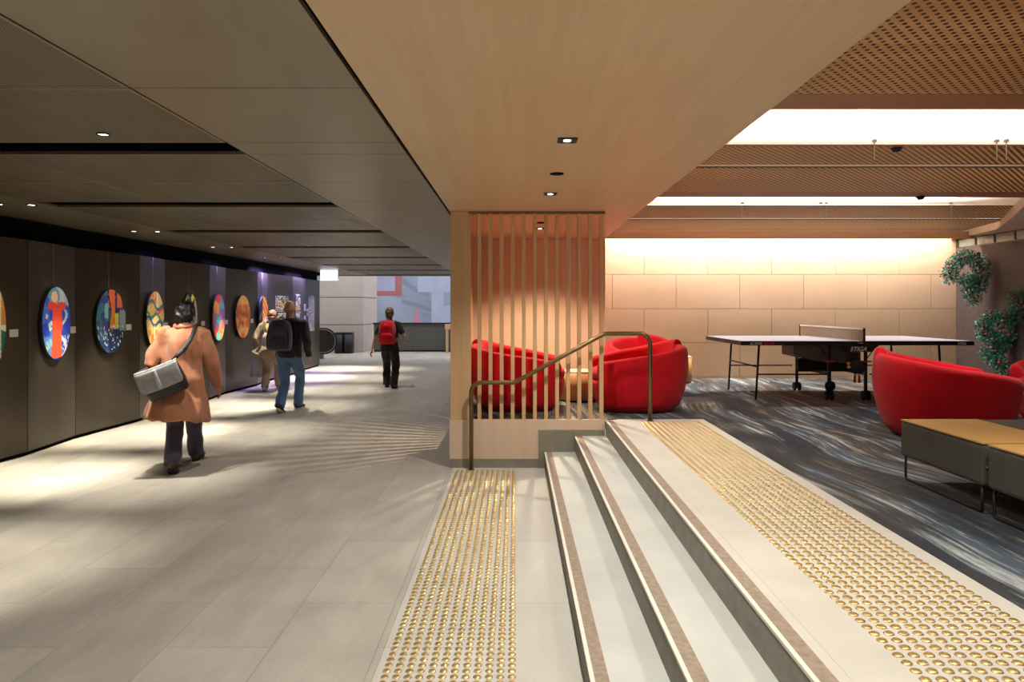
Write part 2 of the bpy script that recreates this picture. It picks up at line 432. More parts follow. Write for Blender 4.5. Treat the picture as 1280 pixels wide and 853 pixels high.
# timber block behind the screen
wb = MB()
x = -.655
while x < 1.25: wb.box(x, min(x + .47, 1.25), 9.77, 9.80, ZU + .0025, ZS - .001); x += .474
struct(wb, 'wall_timber', M['panelwood'], 'pinkish timber panelled wall behind the red armchairs and screen', 'wall')
wr = MB(); wr.box(-.655, -.62, 9.801, 21.0, 0, ZD); wr.box(1.21, 1.25, 9.801, 11.1, ZU + .003, 3.2)
struct(wr, 'wall_right', M['panelwood'], 'timber wall along the concourse beyond the screen', 'wall')

# tiled back wall: individual slabs with open joints
tw = MB(); z = .51; row = 0; rows = [(.485, .505), (.51, 1.043), (1.049, 1.577), (1.583, 2.118), (2.124, 2.70), (2.706, 3.2)]
for ri, (z0, z1) in enumerate(rows):
    off = 1.0 + 1.005 * .5 * (ri % 2) + .028 - 1.005
    xx = off
    while xx < 7.0:
        a, b = max(xx + .003, 1.251), min(xx + 1.002, 6.95)
        if b > a + .02: tw.box(a, b, 11.10, 11.13, z0, z1)
        xx += 1.005
struct(tw, 'wall_back', M['tile'], 'beige stone tiled back wall of the lounge', 'wall')
gb = MB(); gb.box(1.25, 7.2, 11.131, 11.2, ZU + .003, 3.2)
struct(gb, 'wall_backing', M['grout'], 'recessed joints behind the beige tiles', 'wall')

# right hand wall with louvre strip
rw = MB(); rw.box(6.95, 7.05, YB, 11.13, ZU + .003, 2.53); struct(rw, 'wall_east', M['darkwall'], 'dark brown textured wall carrying the hanging greenery', 'wall')
lv = root('window_1', (7.0, 9, 2.53), 'strip of grey glass louvres along the top of the dark wall', 'window', None, 'structure')
fr = MB(); fr.box(6.95, 7.04, YB, 11.1, 2.531, 2.545); fr.box(6.95, 7.04, YB, 11.1, 2.655, 2.675)
g = MB()
for k in range(30):
    y1 = 11.08 - k * .42; fr.box(6.952, 7.03, y1 - .02, y1, 2.545, 2.655); g.box(6.97, 6.98, y1 - .42, y1 - .02, 2.545, 2.655)
fr.build('frame', M['wallmetal'], lv); g.build('glass', M['glassblock'], lv)
ps = MB(); ps.prism([(5.42, 7.5), (6.05, 8.6), (6.66, 9.75), (6.80, 10.5), (6.86, 11.09), (9, 11.09), (9, YB), (5.2, YB), (5.2, 7.0)], 2.678, 2.80)
struct(ps, 'ceiling_plaster', M['plaster'], 'pale plaster edge of the ceiling above the dark wall', 'ceiling')

# lounge ceiling: slab, hanging perforated rafts with cove gaps, pelmet
sl = MB(); sl.box(1.239, 9.2, YB, 11.2, 3.15, 3.3); struct(sl, 'ceiling', M['cove'], 'white lit ceiling slab seen through gaps between timber rafts', 'ceiling')
hf, P = 1.1, 3.13
for k in range(4):
    yn, yf = 5.27 + (k - 2) * P + 0, 7.04 + (k - 2) * P
    if yn > 10: continue
    rt = root('ceiling_raft', (3.5, yn, 2.7), 'perforated timber ceiling raft, %s' % ['nearest, just above the view', 'first from the steps in view', 'second, beyond the first bright cove', 'third, closest to the tiled wall'][k],
              'ceiling panel', 'timber ceiling rafts', 'structure')
    zn, zf = 2.808, 2.70
    def zz(yv): return zn + (zf - zn) * (yv - yn) / (yf - yn)
    x0, x1 = 1.24, 6.9
    if k == 2: x1 = 6.9
    if k == 3: x1 = 6.45
    yg = yn + (.4, .2, .3245, .46)[k] * (yf - yn); gap = .05; yl = yf - .24
    def slab(y0, y1, t=.05, xe=0):
        m = MB(); vs = []
        for xx in (x0, x1):
            vs += [(xx, y0, zz(y0)), (xx, y1, zz(y1)), (xx, y1, zz(y1) + t), (xx, y0, zz(y0) + t)]
        m.add(vs, [(0, 1, 2, 3), (7, 6, 5, 4), (0, 4, 5, 1), (3, 2, 6, 7), (0, 3, 7, 4), (1, 5, 6, 2)], False); return m
    pmat = M['perf'] if k < 2 else M['perfglow']
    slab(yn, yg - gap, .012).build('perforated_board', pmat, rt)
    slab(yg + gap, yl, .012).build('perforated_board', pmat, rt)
    slab(yl + .002, yf).build('edge_board', M['lipwood'], rt)
    slab(yg - gap, yg + gap).build('slot_backing', M['void'], rt).location.z += .03
    MB().box(x0, x1, yf - .02, yf, zf + .051, zf + .16).build('upstand', M['lipwood'], rt)
pm = MB(); pm.box(1.251, 6.9, 10.56, 10.60, 2.635, 2.74); pu = MB(); pu.box(1.251, 6.9, 10.56, 10.60, 2.741, 3.149); struct(pu, 'trim_4', M['cove'], 'upper face of the cove pelmet by the tiled wall, whitened to look lit', 'cove')  # upper board coloured white so the pelmet looks lit by the strip
struct(pm, 'trim_2', M['lipwood'], 'timber pelmet hiding the light along the tiled wall', 'pelmet')

# dark metal concourse ceiling
XA, XB_, XC, XD, XE = -.685, -1.70, -3.24, -4.42, -5.42
cl, cpf, blk, cedge = MB(), MB(), MB(), MB(); gp = .004
k = -2
ys = []
while True:
    s0 = 4.14 + 2.34 * k
    if s0 > 21.2: break
    ys.append(s0); k += 1
for s0 in ys:
    s1, mid, nx = s0 + .31, s0 + .31 + 1.0, s0 + 2.34
    nx = min(nx, 21.2)
    for a, b in ((s0, s1), (s1, mid), (mid, nx)):
        if b <= a: continue
        cl.box(XB_ + gp, XA, a + gp, b - gp, ZD, ZD + .02)
        if a == s0:
            blk.box(XD + .02, XB_, s0 - .02, s0 - .001, ZD + .021, ZD + .24); blk.box(XD + .02, XB_, s1 + .001, s1 + .02, ZD + .021, ZD + .24)
        if a != s0:
            cpf.box(XC + gp, XB_ - gp, a + gp, b - gp, ZD, ZD + .02); cpf.box(XD + gp, XC - gp, a + gp, b - gp, ZD, ZD + .02)
            for u0, u1 in ((XC, XB_), (XD, XC)):
                cedge.box(u0 + gp, u1 - gp, a + gp, a + gp + .016, ZD - .002, ZD - .0002); cedge.box(u0 + gp, u1 - gp, b - gp - .016, b - gp, ZD - .002, ZD - .0002)
                cedge.box(u0 + gp, u0 + gp + .016, a + gp + .017, b - gp - .017, ZD - .002, ZD - .0002); cedge.box(u1 - gp - .016, u1 - gp, a + gp + .017, b - gp - .017, ZD - .002, ZD - .0002)
    for a, b in ((s0, mid), (mid, nx)):
        if b > a: cl.box(XE + gp, XD - gp, a + gp, b - gp, ZD, ZD + .02)
struct(cl, 'ceiling_metal', M['ceil'], 'dark bronze metal ceiling panels along the concourse', 'ceiling')
struct(cedge, 'ceiling_trim', M['ceil'], 'plain metal borders of the perforated ceiling panels', 'ceiling')
struct(blk, 'ceiling_slot', M['void'], 'black lining of the long slots in the metal ceiling', 'ceiling')
struct(cpf, 'ceiling_mesh', M['ceilperf'], 'perforated dark bronze ceiling panels between the black slots', 'ceiling')
vd = MB(); vd.box(-7.2, -.66, YB, 21.2, ZD + .25, ZD + .3); vd.box(-.684, -.656, YB, 9.8, ZD + .02, ZD + .1)
vd.box(-5.50, -5.43, YB, 19.3, 2.33, ZD + .25); vd.box(-7.2, -.656, 21.2, 21.26, ZD + .001, ZD + .3)
struct(vd, 'ceiling_void', M['void'], 'black recess above the concourse ceiling and gallery wall', 'ceiling')
ef = MB(); ef.box(-9, -.656, 21.27, 21.33, ZD - .02, ZD + .5); struct(ef, 'trim_3', M['ceil'], 'metal end fascia of the concourse ceiling', 'fascia')

# gallery wall of upright bronze panels
J = [-1.35, -.45, .85, 1.8, 3.1, 4.05, 5.35, 6.30, 7.59, 8.56, 9.85, 10.75, 12.1, 13.0, 14.35, 15.2, 16.6, 17.9, 19.3]
JX = [-5.30 + (-.045 if i % 2 else .045) for i in range(len(J))]; JX[-1] = -5.36
def wallx(yv):
    for i in range(len(J) - 1):
        if J[i] <= yv <= J[i + 1]:
            t = (yv - J[i]) / (J[i + 1] - J[i]); return JX[i] + (JX[i + 1] - JX[i]) * t
    return -5.3
wl = MB(); bk = MB()
for i in range(len(J) - 1):
    a, b = Vector((JX[i], J[i])), Vector((JX[i + 1], J[i + 1])); d = (b - a).normalized(); a2, b2 = a + d * .005, b - d * .005
    wl.prism([tuple(a2), tuple(b2), (b2.x - .03, b2.y), (a2.x - .03, a2.y)], .045, 2.33)
    bk.prism([(a.x - .035, a.y), (b.x - .035, b.y), (-5.6, b.y), (-5.6, a.y)], 0, 2.33)
wl.prism([(-5.37, 19.305), (-5.6, 19.40), (-6.6, 19.55), (-6.6, 19.52), (-5.6, 19.37), (-5.40, 19.30)], .045, 2.33)
struct(wl, 'wall_left', M['wallmetal'], 'gallery wall of upright dark bronze panels along the concourse', 'wall')
struct(bk, 'wall_core', M['void'], 'black plinth and joints of the gallery wall', 'wall')

# far end of the concourse
sc_ = root('wall_column', (-6.2, 26.4, 0), 'pale stone clad column at the far end of the concourse', 'column', None, 'structure')
zl = [0, .98, 1.96, 2.94, 3.9]
for a, b in zip(zl, zl[1:]): MB().box(-7.0, -5.44, 25.2, 27.7, a + .012, b - .012).build('stone_block', M['stonecol'], sc_)
MB().box(-6.98, -5.46, 25.22, 27.68, 0, 3.9).build('joint', M['joint'], sc_)
br = root('balustrade', (-3.2, 25.4, 0), 'grey solid balustrade with black top rail across the far end', 'balustrade')
b1 = MB()
for i in range(4): b1.box(-5.1 + i * 1.3, -5.1 + (i + 1) * 1.3 - .01, 25.4, 25.46, .06, .98)
b1.build('panel', M['barrier'], br); MB().box(-5.12, .1, 25.36, 25.5, .985, 1.05).build('rail', M['black'], br)
MB().box(-5.1, .1, 25.42, 25.45, 0, .06).build('plinth', M['black'], br)
bp = root('timber_post', (-2.42, 25.1, 0), 'slim tan post with wider cap in front of the far balustrade', 'post')
MB().box(-2.47, -2.38, 25.06, 25.14, 0, .82).build('shaft', M['slatwood'], bp, bevel=.008); MB().box(-2.50, -2.28, 25.04, 25.16, .82, 1.0).build('cap', M['slatwood'], bp, bevel=.01)

def grid_paint(mb, p0, du, dv, nu, nv, fn, inside=None):
    p0, du, dv = Vector(p0), Vector(du), Vector(dv)
    for i in range(nu):
        for j in range(nv):
            u, v = (i + .5) / nu, (j + .5) / nv
            if inside and not inside(u, v): continue
            q = [p0 + du * (i + a) / nu + dv * (j + b) / nv for a, b in ((0, 0), (1, 0), (1, 1), (0, 1))]
            mb.add(q, [(0, 1, 2, 3)], False, lin(fn(u, v)))
    return mb
def mixc(a, b, t): t = max(0, min(1, t)); return tuple(x + (y - x) * t for x, y in zip(a, b))
def nz(x, y, s=0): return noise.noise(Vector((x, y, s))) * .5 + .5
# abstract mural far across the atrium
def mural(u, v):
    X = -10 + u * 12; Z = -.5 + v * 5
    c = mixc((112, 120, 138), (150, 158, 178), nz(X * .6, Z * .6, 3))
    c = mixc(c, (104, 110, 124), max(0, nz(X * 1.6 + Z, Z * 3, 9) * 1.6 - .9))
    if abs((Z - 2.6) + (X + 5.1) * .5 - .3 * nz(X, Z, 1)) < .13 and X < -4: c = mixc(c, (104, 110, 126), .5)
    if abs((Z - 1.9) + (X + 5.3) * .3) < .10 and -5.3 < X < -3.9: c = mixc(c, (102, 108, 122), .5)
    if X < -5.3 and Z > 2.12: c = (150, 92, 96) if (X > -5.62 or Z < 2.36) else mixc((136, 138, 166), (152, 154, 180), nz(X, Z, 2))
    if -4.55 < X < -3.9 and Z > 2.32: c = (148, 158, 180)
    if X > -3.9: c = mixc((142, 150, 172), (158, 166, 188), nz(X * 2, Z * 2, 4))
    if X > -3.35 and 1.7 < Z < 2.3: c = (128, 140, 156)
    if abs(X + 4.6) < .16 * (1.75 - Z) and Z < 1.7: c = (184, 112, 132)
    return c
mu = grid_paint(MB(), (-10, 32.9, -.5), (12, 0, 0), (0, 0, 5), 260, 110, mural)
struct(mu, 'wall_mural', M['paint'], 'huge blue grey abstract mural wall across the atrium', 'mural')
mw = MB(); mw.box(-14, 4, 32.92, 33.1, -4, 6); struct(mw, 'wall_far', M['stonecol'], 'far atrium wall behind the mural', 'wall')
# ================================================================== SCREEN, RAIL, STUDS
sc2 = root('slat_screen', (.12, 7.06, ZU), 'tall timber slat screen standing on the plinth beside the steps', 'screen')
MB().box(-.648, -.47, 7.03, 7.15, ZU, ZS - .002).build('corner_post', M['slatwood'], sc2, bevel=.004)
for i in range(13):
    cx = -.470 + .1112 * i
    if i == 0: cx = -.462
    MB().box(cx - .0185, cx + .0185, 7.035, 7.105, ZU, ZS - .022).build('slat', M['slatwood'], sc2, bevel=.002)
MB().box(-.469, .895, 7.03, 7.11, ZS - .022, ZS - .002).build('top_rail', M['darkrail'], sc2)
for i in range(22):
    cy = 7.29 + .1112 * i
    MB().box(-.648, -.578, cy - .0185, cy + .0185, ZU, ZS - .002).build('slat', M['slatwood'], sc2, bevel=.002)

def bend(pts, rad, seg=7):
    out = [Vector(pts[0])]
    for a, b, c in zip(pts, pts[1:], pts[2:]):
        a, b, c = Vector(a), Vector(b), Vector(c); u, w = (a - b).normalized(), (c - b).normalized()
        ang = u.angle(w); d = rad / math.tan(ang / 2)
        p, q = b + u * d, b + w * d
        cen = b + (u + w).normalized() * (rad / math.sin(ang / 2))
        for i in range(seg + 1):
            t = i / seg; v = (p - cen).lerp(q - cen, t).normalized() * rad; out.append(cen + v)
    out.append(Vector(pts[-1])); return out
yr = 6.93
hr = root('handrail', (.45, yr, 0), 'bent bronze tube handrail rising beside the steps', 'handrail')
MB().tube(bend([(-.433, yr, 0), (-.433, yr, .86), (-.008, yr, .86), (.878, yr, 1.342), (1.328, yr, 1.342), (1.328, yr, ZU)], .10), .021, 14).build('tube', M['bronze'], hr)
MB().lathe([(.034, 0), (.034, .006), (.022, .008)], (-.433, yr, 0)).build('foot_plate', M['bronze'], hr)
MB().lathe([(.034, 0), (.034, .006), (.022, .008)], (1.328, yr, ZU)).build('foot_plate', M['bronze'], hr)

# brass tactile studs: the 300 largest in view are objects, the rest one mass per strip
def stud_prof(): return [(.0178, 0), (.0174, .0014), (.0142, .0048), (.0125, .0046), (.0112, .0054), (.0080, .0058), (.0070, .0054), (.0058, .0060), (.0002, .0062)]
pos = []
r = random.Random(3)
for j in range(90):
    for i in range(12): pos.append((-.565 + .05 * i, 6.895 - .05 * j, 0.0, 'low'))
for j in range(100):
    for i in range(12): pos.append((1.232 + .05 * i, 6.865 - .05 * j, ZU, 'up'))
def vis(p):
    if p[1] < .4: return None
    x, yv = CX + F * p[0] / p[1], CY + F * (H - p[2]) / p[1]
    return (x, yv) if -10 < x < 1290 and yv < 862 else None
inview = sorted([p for p in pos if vis(p)], key=lambda p: p[1] ** 2 + (H - p[2]) ** 2 + p[0] ** 2)
single = set(inview[:300])
pm_ = MB().lathe(stud_prof(), (0, 0, 0), 20).build('tactile_stud', M['brass'], at=(0, 0, 0))
LAB = {'low': 'round brass stud in the near rows of the strip on the concourse floor', 'up': 'round brass stud in the near rows of the strip on the upper landing'}
GRP = {'low': 'near brass studs on the concourse strip', 'up': 'near brass studs on the landing strip'}
first = True
for p in inview[:300]:
    o = pm_ if first else pm_.copy()
    if not first: COL.objects.link(o)
    first = False
    o.location = p[:3]; o.rotation_euler.z = r.uniform(0, 6); tag(o, LAB[p[3]], 'tactile stud', GRP[p[3]])
for key, zz_, lab in (('low', 0, 'remaining brass studs of the strip on the concourse floor, receding to the screen'), ('up', ZU, 'remaining brass studs of the strip on the upper landing')):
    m = MB()
    for p in pos:
        if p[3] == key and p not in single and (vis(p) or p[1] > 1.2): m.lathe(stud_prof(), p[:3], 14)
    tag(m.build('tactile_studs', M['brass']), lab, 'tactile studs', None, 'stuff')

# ================================================================== DOWNLIGHTS
M['lamp'] = emit('lamp_lens', (255, 244, 226), 9)
def downlight(x, yv, zc, label, square=True, lamp=True, group='recessed downlights', s=.05):
    e = root('downlight', (x, yv, zc), label, 'downlight', group)
    if square:
        m = MB()
        for sx, sy, wx, wy in ((-1, 0, .006, s), (1, 0, .006, s), (0, -1, s, .006), (0, 1, s, .006)): m.box(x + sx * s - wx, x + sx * s + wx, yv + sy * s - wy, yv + sy * s + wy, zc - .008, zc - .0005)
        m.build('trim_ring', M['blackmetal'], e)
        MB().box(x - s + .006, x + s - .006, yv - s + .006, yv + s - .006, zc - .004, zc - .0006).build('reflector', M['black'], e)
        MB().lathe([(.022, 0), (.020, -.004), (.001, -.006)], (x, yv, zc - .004)).build('lens', M['lamp'], e)
    else:
        MB().lathe([(s, 0), (s, -.006), (s * .8, -.007), (s * .8, -.001)], (x, yv, zc - .0005)).build('trim_ring', M['blackmetal'], e)
        MB().lathe([(s * .75, -.001), (s * .7, -.004), (.001, -.005)], (x, yv, zc)).build('lens', M['lamp'] if lamp else M['black'], e)
    return e
downlight(.298, 4.03, ZS, 'square black downlight in the timber soffit, nearest of the row')
downlight(.296, 5.93, ZS, 'small downlight in the timber soffit just before the screen')
downlight(.30, 8.54, ZS, 'small lit downlight in the ceiling behind the slat screen')
sp1 = tag(MB().lathe([(.05, 0), (.05, -.006), (.04, -.008), (.001, -.008)], (.298, 5.04, ZS - .0005)).build('ceiling_speaker', M['void']), 'dark round speaker disc between the two soffit downlights', 'speaker')
sp2 = tag(MB().lathe([(.06, 0), (.06, -.006), (.05, -.008), (.001, -.008)], (.30, 7.95, ZS - .0005)).build('ceiling_speaker', M['void']), 'dark round speaker disc in the ceiling behind the slat screen', 'speaker')
n = 0
ordn = ['first', 'second', 'third', 'fourth', 'fifth', 'sixth', 'seventh', 'eighth', 'ninth']
WSP = []
for s0 in ys:
    if s0 < 1 or s0 > 20: continue
    c = s0 + .155
    WSP.append(c)
    if c > 5:
        downlight(-4.56, c, ZD, 'round lit spotlight at the end of the %s black ceiling slot' % ordn[n], False, True, 'gallery spotlights', .045)
        downlight(-4.84, c - .04, ZD, 'round lit spotlight nearer the gallery wall by the %s black ceiling slot' % ordn[n], False, True, 'gallery spotlights', .045)
    else:
        pass
    n += 1
downlight(-2.30, 3.93, ZD, 'small lit downlight beside the nearest black ceiling slot', False, True, 'gallery spotlights', .035)
# lit hanging sign
sg = root('light_box', (-4.85, 18.2, 2.28), 'blank glowing white sign box hanging under the far concourse ceiling', 'sign')
MB().obox((-4.80, 18.2, 2.43), (.46, .08, .29), 0.0).build('case', M['white'], sg); [MB().cyl((x_, 18.2, 2.574), (x_, 18.2, ZD + .26), .006, 8).build('hanging_rod', M['blackmetal'], sg) for x_ in (-4.95, -4.65)]; MB().box(-5.025, -4.575, 18.155, 18.1595, 2.29, 2.57 - .005).build('lit_face', emit('sign_face', (236, 236, 255), 1.6), sg)
# ceiling bits of the lounge
def hook(x, yv, z0, z1, lab):
    e = root('hanging_wire', (x, yv, z0), lab, 'wire', 'white hanging wires')
    MB().cyl((x, yv, z0), (x, yv, z1), .0035, 8).build('wire', M['white'], e); MB().box(x - .012, x + .012, yv - .012, yv + .012, z1, z1 + .02).build('clip', M['white'], e)
hy1, hy2 = 5.24, 8.37
for xp, yv, lab in ((1093, hy1, 'single white wire hanging in the wider bright cove'), (1246, hy1, 'white wire, first of the pair in the wider bright cove'), (1258, hy1, 'white wire, second of the pair in the wider bright cove'),
                    (928, hy2, 'white wire in the narrower cove, nearest the timber soffit'), (1026, hy2, 'white wire, first of the pair in the narrower cove'), (1033, hy2, 'white wire, second of the pair in the narrower cove'), (1189, hy2, 'white wire in the narrower cove, nearest the dark wall')):
    hook((xp - CX) * yv / F, yv, 2.70 if yv < 6 else 2.68, 2.83, lab)
def detector(x, yv, z, lab):
    e = root('smoke_detector', (x, yv, z), lab, 'detector', 'ceiling detectors')
    MB().lathe([(.04, 0), (.04, -.012)], (x, yv, z)).build('base', M['blackmetal'], e); MB().lathe([(.034, -.0125), (.026, -.030), (.001, -.033)], (x, yv, z)).build('sensor', M['blackmetal'], e)
detector(2.87, 5.30, 2.803, 'dark detector under the timber raft at the wider bright cove')
detector(4.02, 6.98, 2.70, 'dark detector under the timber lip at the narrower bright cove')
# ================================================================== FURNITURE
def smooth(t): t = max(0, min(1, t)); return t * t * (3 - 2 * t)
def tub_chair(label, sg):
    e = root('tub_chair', (0, 0, 0), label, 'armchair', 'red tub armchairs')
    a, b, th = .56, .50, .105
    t0 = math.radians(143)
    def plan(t, s):
        c, d = -math.cos(t), math.sin(t); ex = 2.35
        return Vector((a * s * math.copysign(abs(c) ** (2 / ex), c), b * s * math.copysign(abs(d) ** (2 / ex), d), 0))
    def sc(z): return .76 + .24 * math.sin(min(1, z / .50) * PI / 2) ** .8 - .035 * smooth((z - .5) / .3)
    def rim(t): return .665 + .105 * math.cos(1.12 * t) - .062 * smooth((-sg * t + .22) / .07) * (1 - .6 * smooth((-sg * t - .3) / 1.9))
    def profile(t, shrink=0):
        zr = rim(t); out = []
        p = []
        for k in range(9): z = .03 + (zr - th / 2 - .03) * k / 8; p.append((sc(z), 0, z))
        for k in range(1, 6):
            q = PI * k / 6; p.append((sc(zr - th / 2), th / 2 * (1 - math.cos(q)), zr - th / 2 + th / 2 * math.sin(q)))
        for k in range(6): z = zr - th / 2 - (zr - th / 2 - .28) * k / 5; p.append((sc(zr - th / 2), th + .02 * k / 5, z))
        p.append((sc(.03), th + .02, .03))
        pts = []
        for s, inw, z in p:
            q = plan(t, s); nrm = Vector((q.x / a ** 2, q.y / b ** 2, 0)).normalized(); q = q - nrm * inw; q.z = z; pts.append(q)
        if shrink:
            c = sum(pts, Vector()) / len(pts)
            mid = (plan(t, sc(.4)) * (1 - th / b))
            pts2 = []
            for q in pts:
                m = Vector((mid.x, mid.y, q.z)); zz_ = q.z if q.z < .1 else q.z - shrink * .05 * smooth((q.z - .2) / .3)
                v = q.lerp(m, shrink * .62); v.z = zz_; pts2.append(v)
            pts = pts2
        return pts
    rs = []
    N = 56
    for i in range(3): t = -t0 - math.radians(5.5) * math.sin((3 - i) / 3 * PI / 2); rs.append(profile(t, 1 - math.cos((3 - i) / 3 * PI / 2)))
    for tv in sorted([-t0 + 2 * t0 * i / N for i in range(N + 1)] + [-sg * q for q in (-.215, -.185, -.155)]): rs.append(profile(tv))
    for i in range(3): t = t0 + math.radians(5.5) * math.sin((i + 1) / 3 * PI / 2); rs.append(profile(t, 1 - math.cos((i + 1) / 3 * PI / 2)))
    MB().rings(rs).build('shell', M['red'], e, sub=1)
    n = 40
    MB().rings([[plan(2 * PI * k / n, s * .955) + Vector((0, 0, z)) for k in range(n)] for s, z in ((.73, .012), (.76, .03), (.86, .12), (.93, .22), (.96, .30), (.94, .335))]).build('base', M['red'], e)
    MB().rings([[plan(2 * PI * k / n, s) * .86 + Vector((.055, 0, z)) for k in range(n)] for s, z in ((.86, .338), (.93, .35), (.955, .39), (.94, .43), (.86, .452), (.5, .462), (.1, .464))]).build('seat_cushion', M['red'], e)
    MB().rings([[plan(2 * PI * k / n, s) + Vector((0, 0, z)) for k in range(n)] for s, z in ((.66, 0), (.66, .0115))]).build('foot_ring', M['black'], e)
    return e
c1 = tub_chair('red tub armchair directly behind the left part of the slat screen', 1); c1.location = (.04, 7.84, ZU + .002); c1.rotation_euler.z = math.radians(-2)
c2 = tub_chair('red tub armchair behind the upper end of the handrail', -1); c2.location = (1.33, 7.76, ZU + .002); c2.rotation_euler.z = math.radians(180)
dup(c1, (1.70, 9.25, ZU + .002), math.radians(-78), 'red tub armchair with only its dark top showing behind the others')
dup(c1, (3.74, 6.13, ZU + .002), math.radians(-8), 'large red tub armchair beside the grey bench, before the table tennis table')
dup(c2, (5.28, 6.55, ZU + .002), math.radians(184), 'red tub armchair cut by the frame edge, below the greenery')

def drum(x, yv, r, h, lab):
    e = root('drum_table', (x, yv, ZU + .002), lab, 'side table', 'round timber drum tables')
    z = ZU + .002
    MB().lathe([(r - .02, 0), (r - .02, .02)], (x, yv, z), 40).build('plinth', M['black'], e)
    MB().lathe([(r, .02), (r, h - .014)], (x, yv, z), 48).build('drum', M['drumwood'], e)
    MB().lathe([(r - .004, h - .014), (r, h - .01), (r, h - .003), (r - .004, h), (.001, h)], (x, yv, z), 48).build('top', M['plinthwood'], e)
drum(.765, 8.50, .25, .36, 'round timber drum table between two red armchairs behind the screen')
drum(2.38, 10.55, .26, .39, 'round timber drum table by the tiled wall, behind the red armchair')

# modular benches
def bench(y0, y1, lab):
    e = root('bench', (3.0, (y0 + y1) / 2, ZU + .002), lab, 'bench', 'grey upholstered benches')
    z = ZU + .002; x0, x1 = 2.515, 3.55
    MB().box(x0, x1, y0, y1, z + .152, z + .378).build('upholstered_body', M['greyfab'], e, bevel=.022, seg=3)
    MB().box(x0 + .002, x0 + .50, y0 + .003, y1 - .003, z + .379, z + .389).build('timber_top', M['topwood'], e, bevel=.002)
    MB().box(x0 + .51, x1 - .01, y0 + .006, y1 - .006, z + .379, z + .386).build('seat_pad', M['greyfab'], e, bevel=.003)
    for xx in (x0 + .02, x1 - .05):
        f = MB().tube(bend([(xx, y0 + .03, z + .156), (xx, y0 + .03, z + .008), (xx, y1 - .03, z + .008), (xx, y1 - .03, z + .156)], .02, 4), .008, 8)
        f.build('leg_frame', M['blackmetal'], e)
    MB().cyl((x0 + .03, y0 + .004, z + .25), (x0 + .03, y0 - .003, z + .25), .012, 12).build('link_button', M['bronze'], e)
bench(3.79, 4.60, 'grey bench with oak tray top, the one nearer the red armchair')
bench(2.93, 3.755, 'grey bench with oak tray top, cut by the frame edge')

# table tennis table
T0x, T1x, T0y, T1y, TZ = 2.66, 5.40, 8.28, 9.805, 1.205
tt = root('table_tennis_table', (4.03, 9.04, ZU + .002), 'folding table tennis table with pale top on a black wheeled frame', 'table tennis table')
zc = ZU + .002
M['ttop'] = mottled('pale_table_top', (190, 196, 214), .35, 0, .03)
M['rubber'] = mottled('black_rubber', (18, 18, 18), .7)
M['redplastic'] = mottled('red_plastic', (196, 18, 30), .4)
M['net'] = mottled('net_cloth', (150, 128, 106), .9)
for a, b in ((T0x, 4.026), (4.034, T1x)):
    MB().box(a, b, T0y, T1y, TZ - .018, TZ).build('table_top', M['ttop'], tt)
    f = MB(); f.box(a, b, T0y - .003, T0y + .02, TZ - .052, TZ - .003); f.box(a, b, T1y - .02, T1y + .003, TZ - .052, TZ - .003)
    if a == T0x: f.box(a - .003, a + .02, T0y, T1y, TZ - .052, TZ - .003)
    else: f.box(b - .02, b + .003, T0y, T1y, TZ - .052, TZ - .003)
    f.build('apron', M['blackmetal'], tt, bevel=.003)
for x in (2.905, 5.155):
    lg = {}
    for yv in (8.50, 9.585):
        MB().tube([(x + (.04 if x < 4 else -.04), yv, TZ - .05), (x, yv, zc + .012)], .013, 10).build('leg', M['blackmetal'], tt)
        MB().lathe([(.016, 0), (.018, .004), (.016, .02)], (x, yv, zc), 12).build('foot', M['rubber'], tt)
    MB().cyl((x + (.02 if x < 4 else -.02), 8.50, zc + .40), (x + (.02 if x < 4 else -.02), 9.585, zc + .40), .009, 8).build('crossbar', M['blackmetal'], tt)
for yv, h in ((8.50, .31), (9.585, .33)):
    for a, b in ((2.93, 3.77), (4.28, 5.13)): MB().cyl((a, yv, zc + h), (b, yv, zc + h), .009, 8).build('stay_bar', M['blackmetal'], tt)
for x in (3.78, 4.22):
    for yv in (8.48, 9.45):
        MB().box(x - .016, x + .016, yv - .016, yv + .016, zc + .12, TZ - .05).build('centre_post', M['blackmetal'], tt, bevel=.003)
        for dx in (-.032, .032):
            w = MB().tube([(x + dx - .012, yv, zc + .058), (x + dx - .008, yv, zc + .058), (x + dx + .008, yv, zc + .058), (x + dx + .012, yv, zc + .058)], [.050, .058, .058, .050], 20)
            w.build('wheel', M['rubber'], tt)
        MB().box(x - .019, x + .019, yv - .012, yv + .012, zc + .05, zc + .12).build('wheel_fork', M['blackmetal'], tt)
        MB().box(x - .06, x + .06, yv - .03, yv - .017, TZ - .265, TZ - .245).build('lock_lever', M['redplastic'], tt, bevel=.004)
    MB().box(x - .012, x + .012, 8.50, 9.43, zc + .30, zc + .34).build('carriage_bar', M['blackmetal'], tt)
MB().tube([(3.78, 8.455, zc + .175), (3.78, 8.44, zc + .175)], .062, 20).build('wheel', M['rubber'], tt)
MB().box(3.60, 4.36, 8.97, 8.99, zc + .30, zc + .47).build('carriage_panel', M['black'], tt)
for s in (-1, 1): MB().tube([(4.0 + s * .36, 8.47, TZ - .05), (4.0 + s * .23, 8.47, TZ - .22)], .006, 8).build('brace', M['blackmetal'], tt)
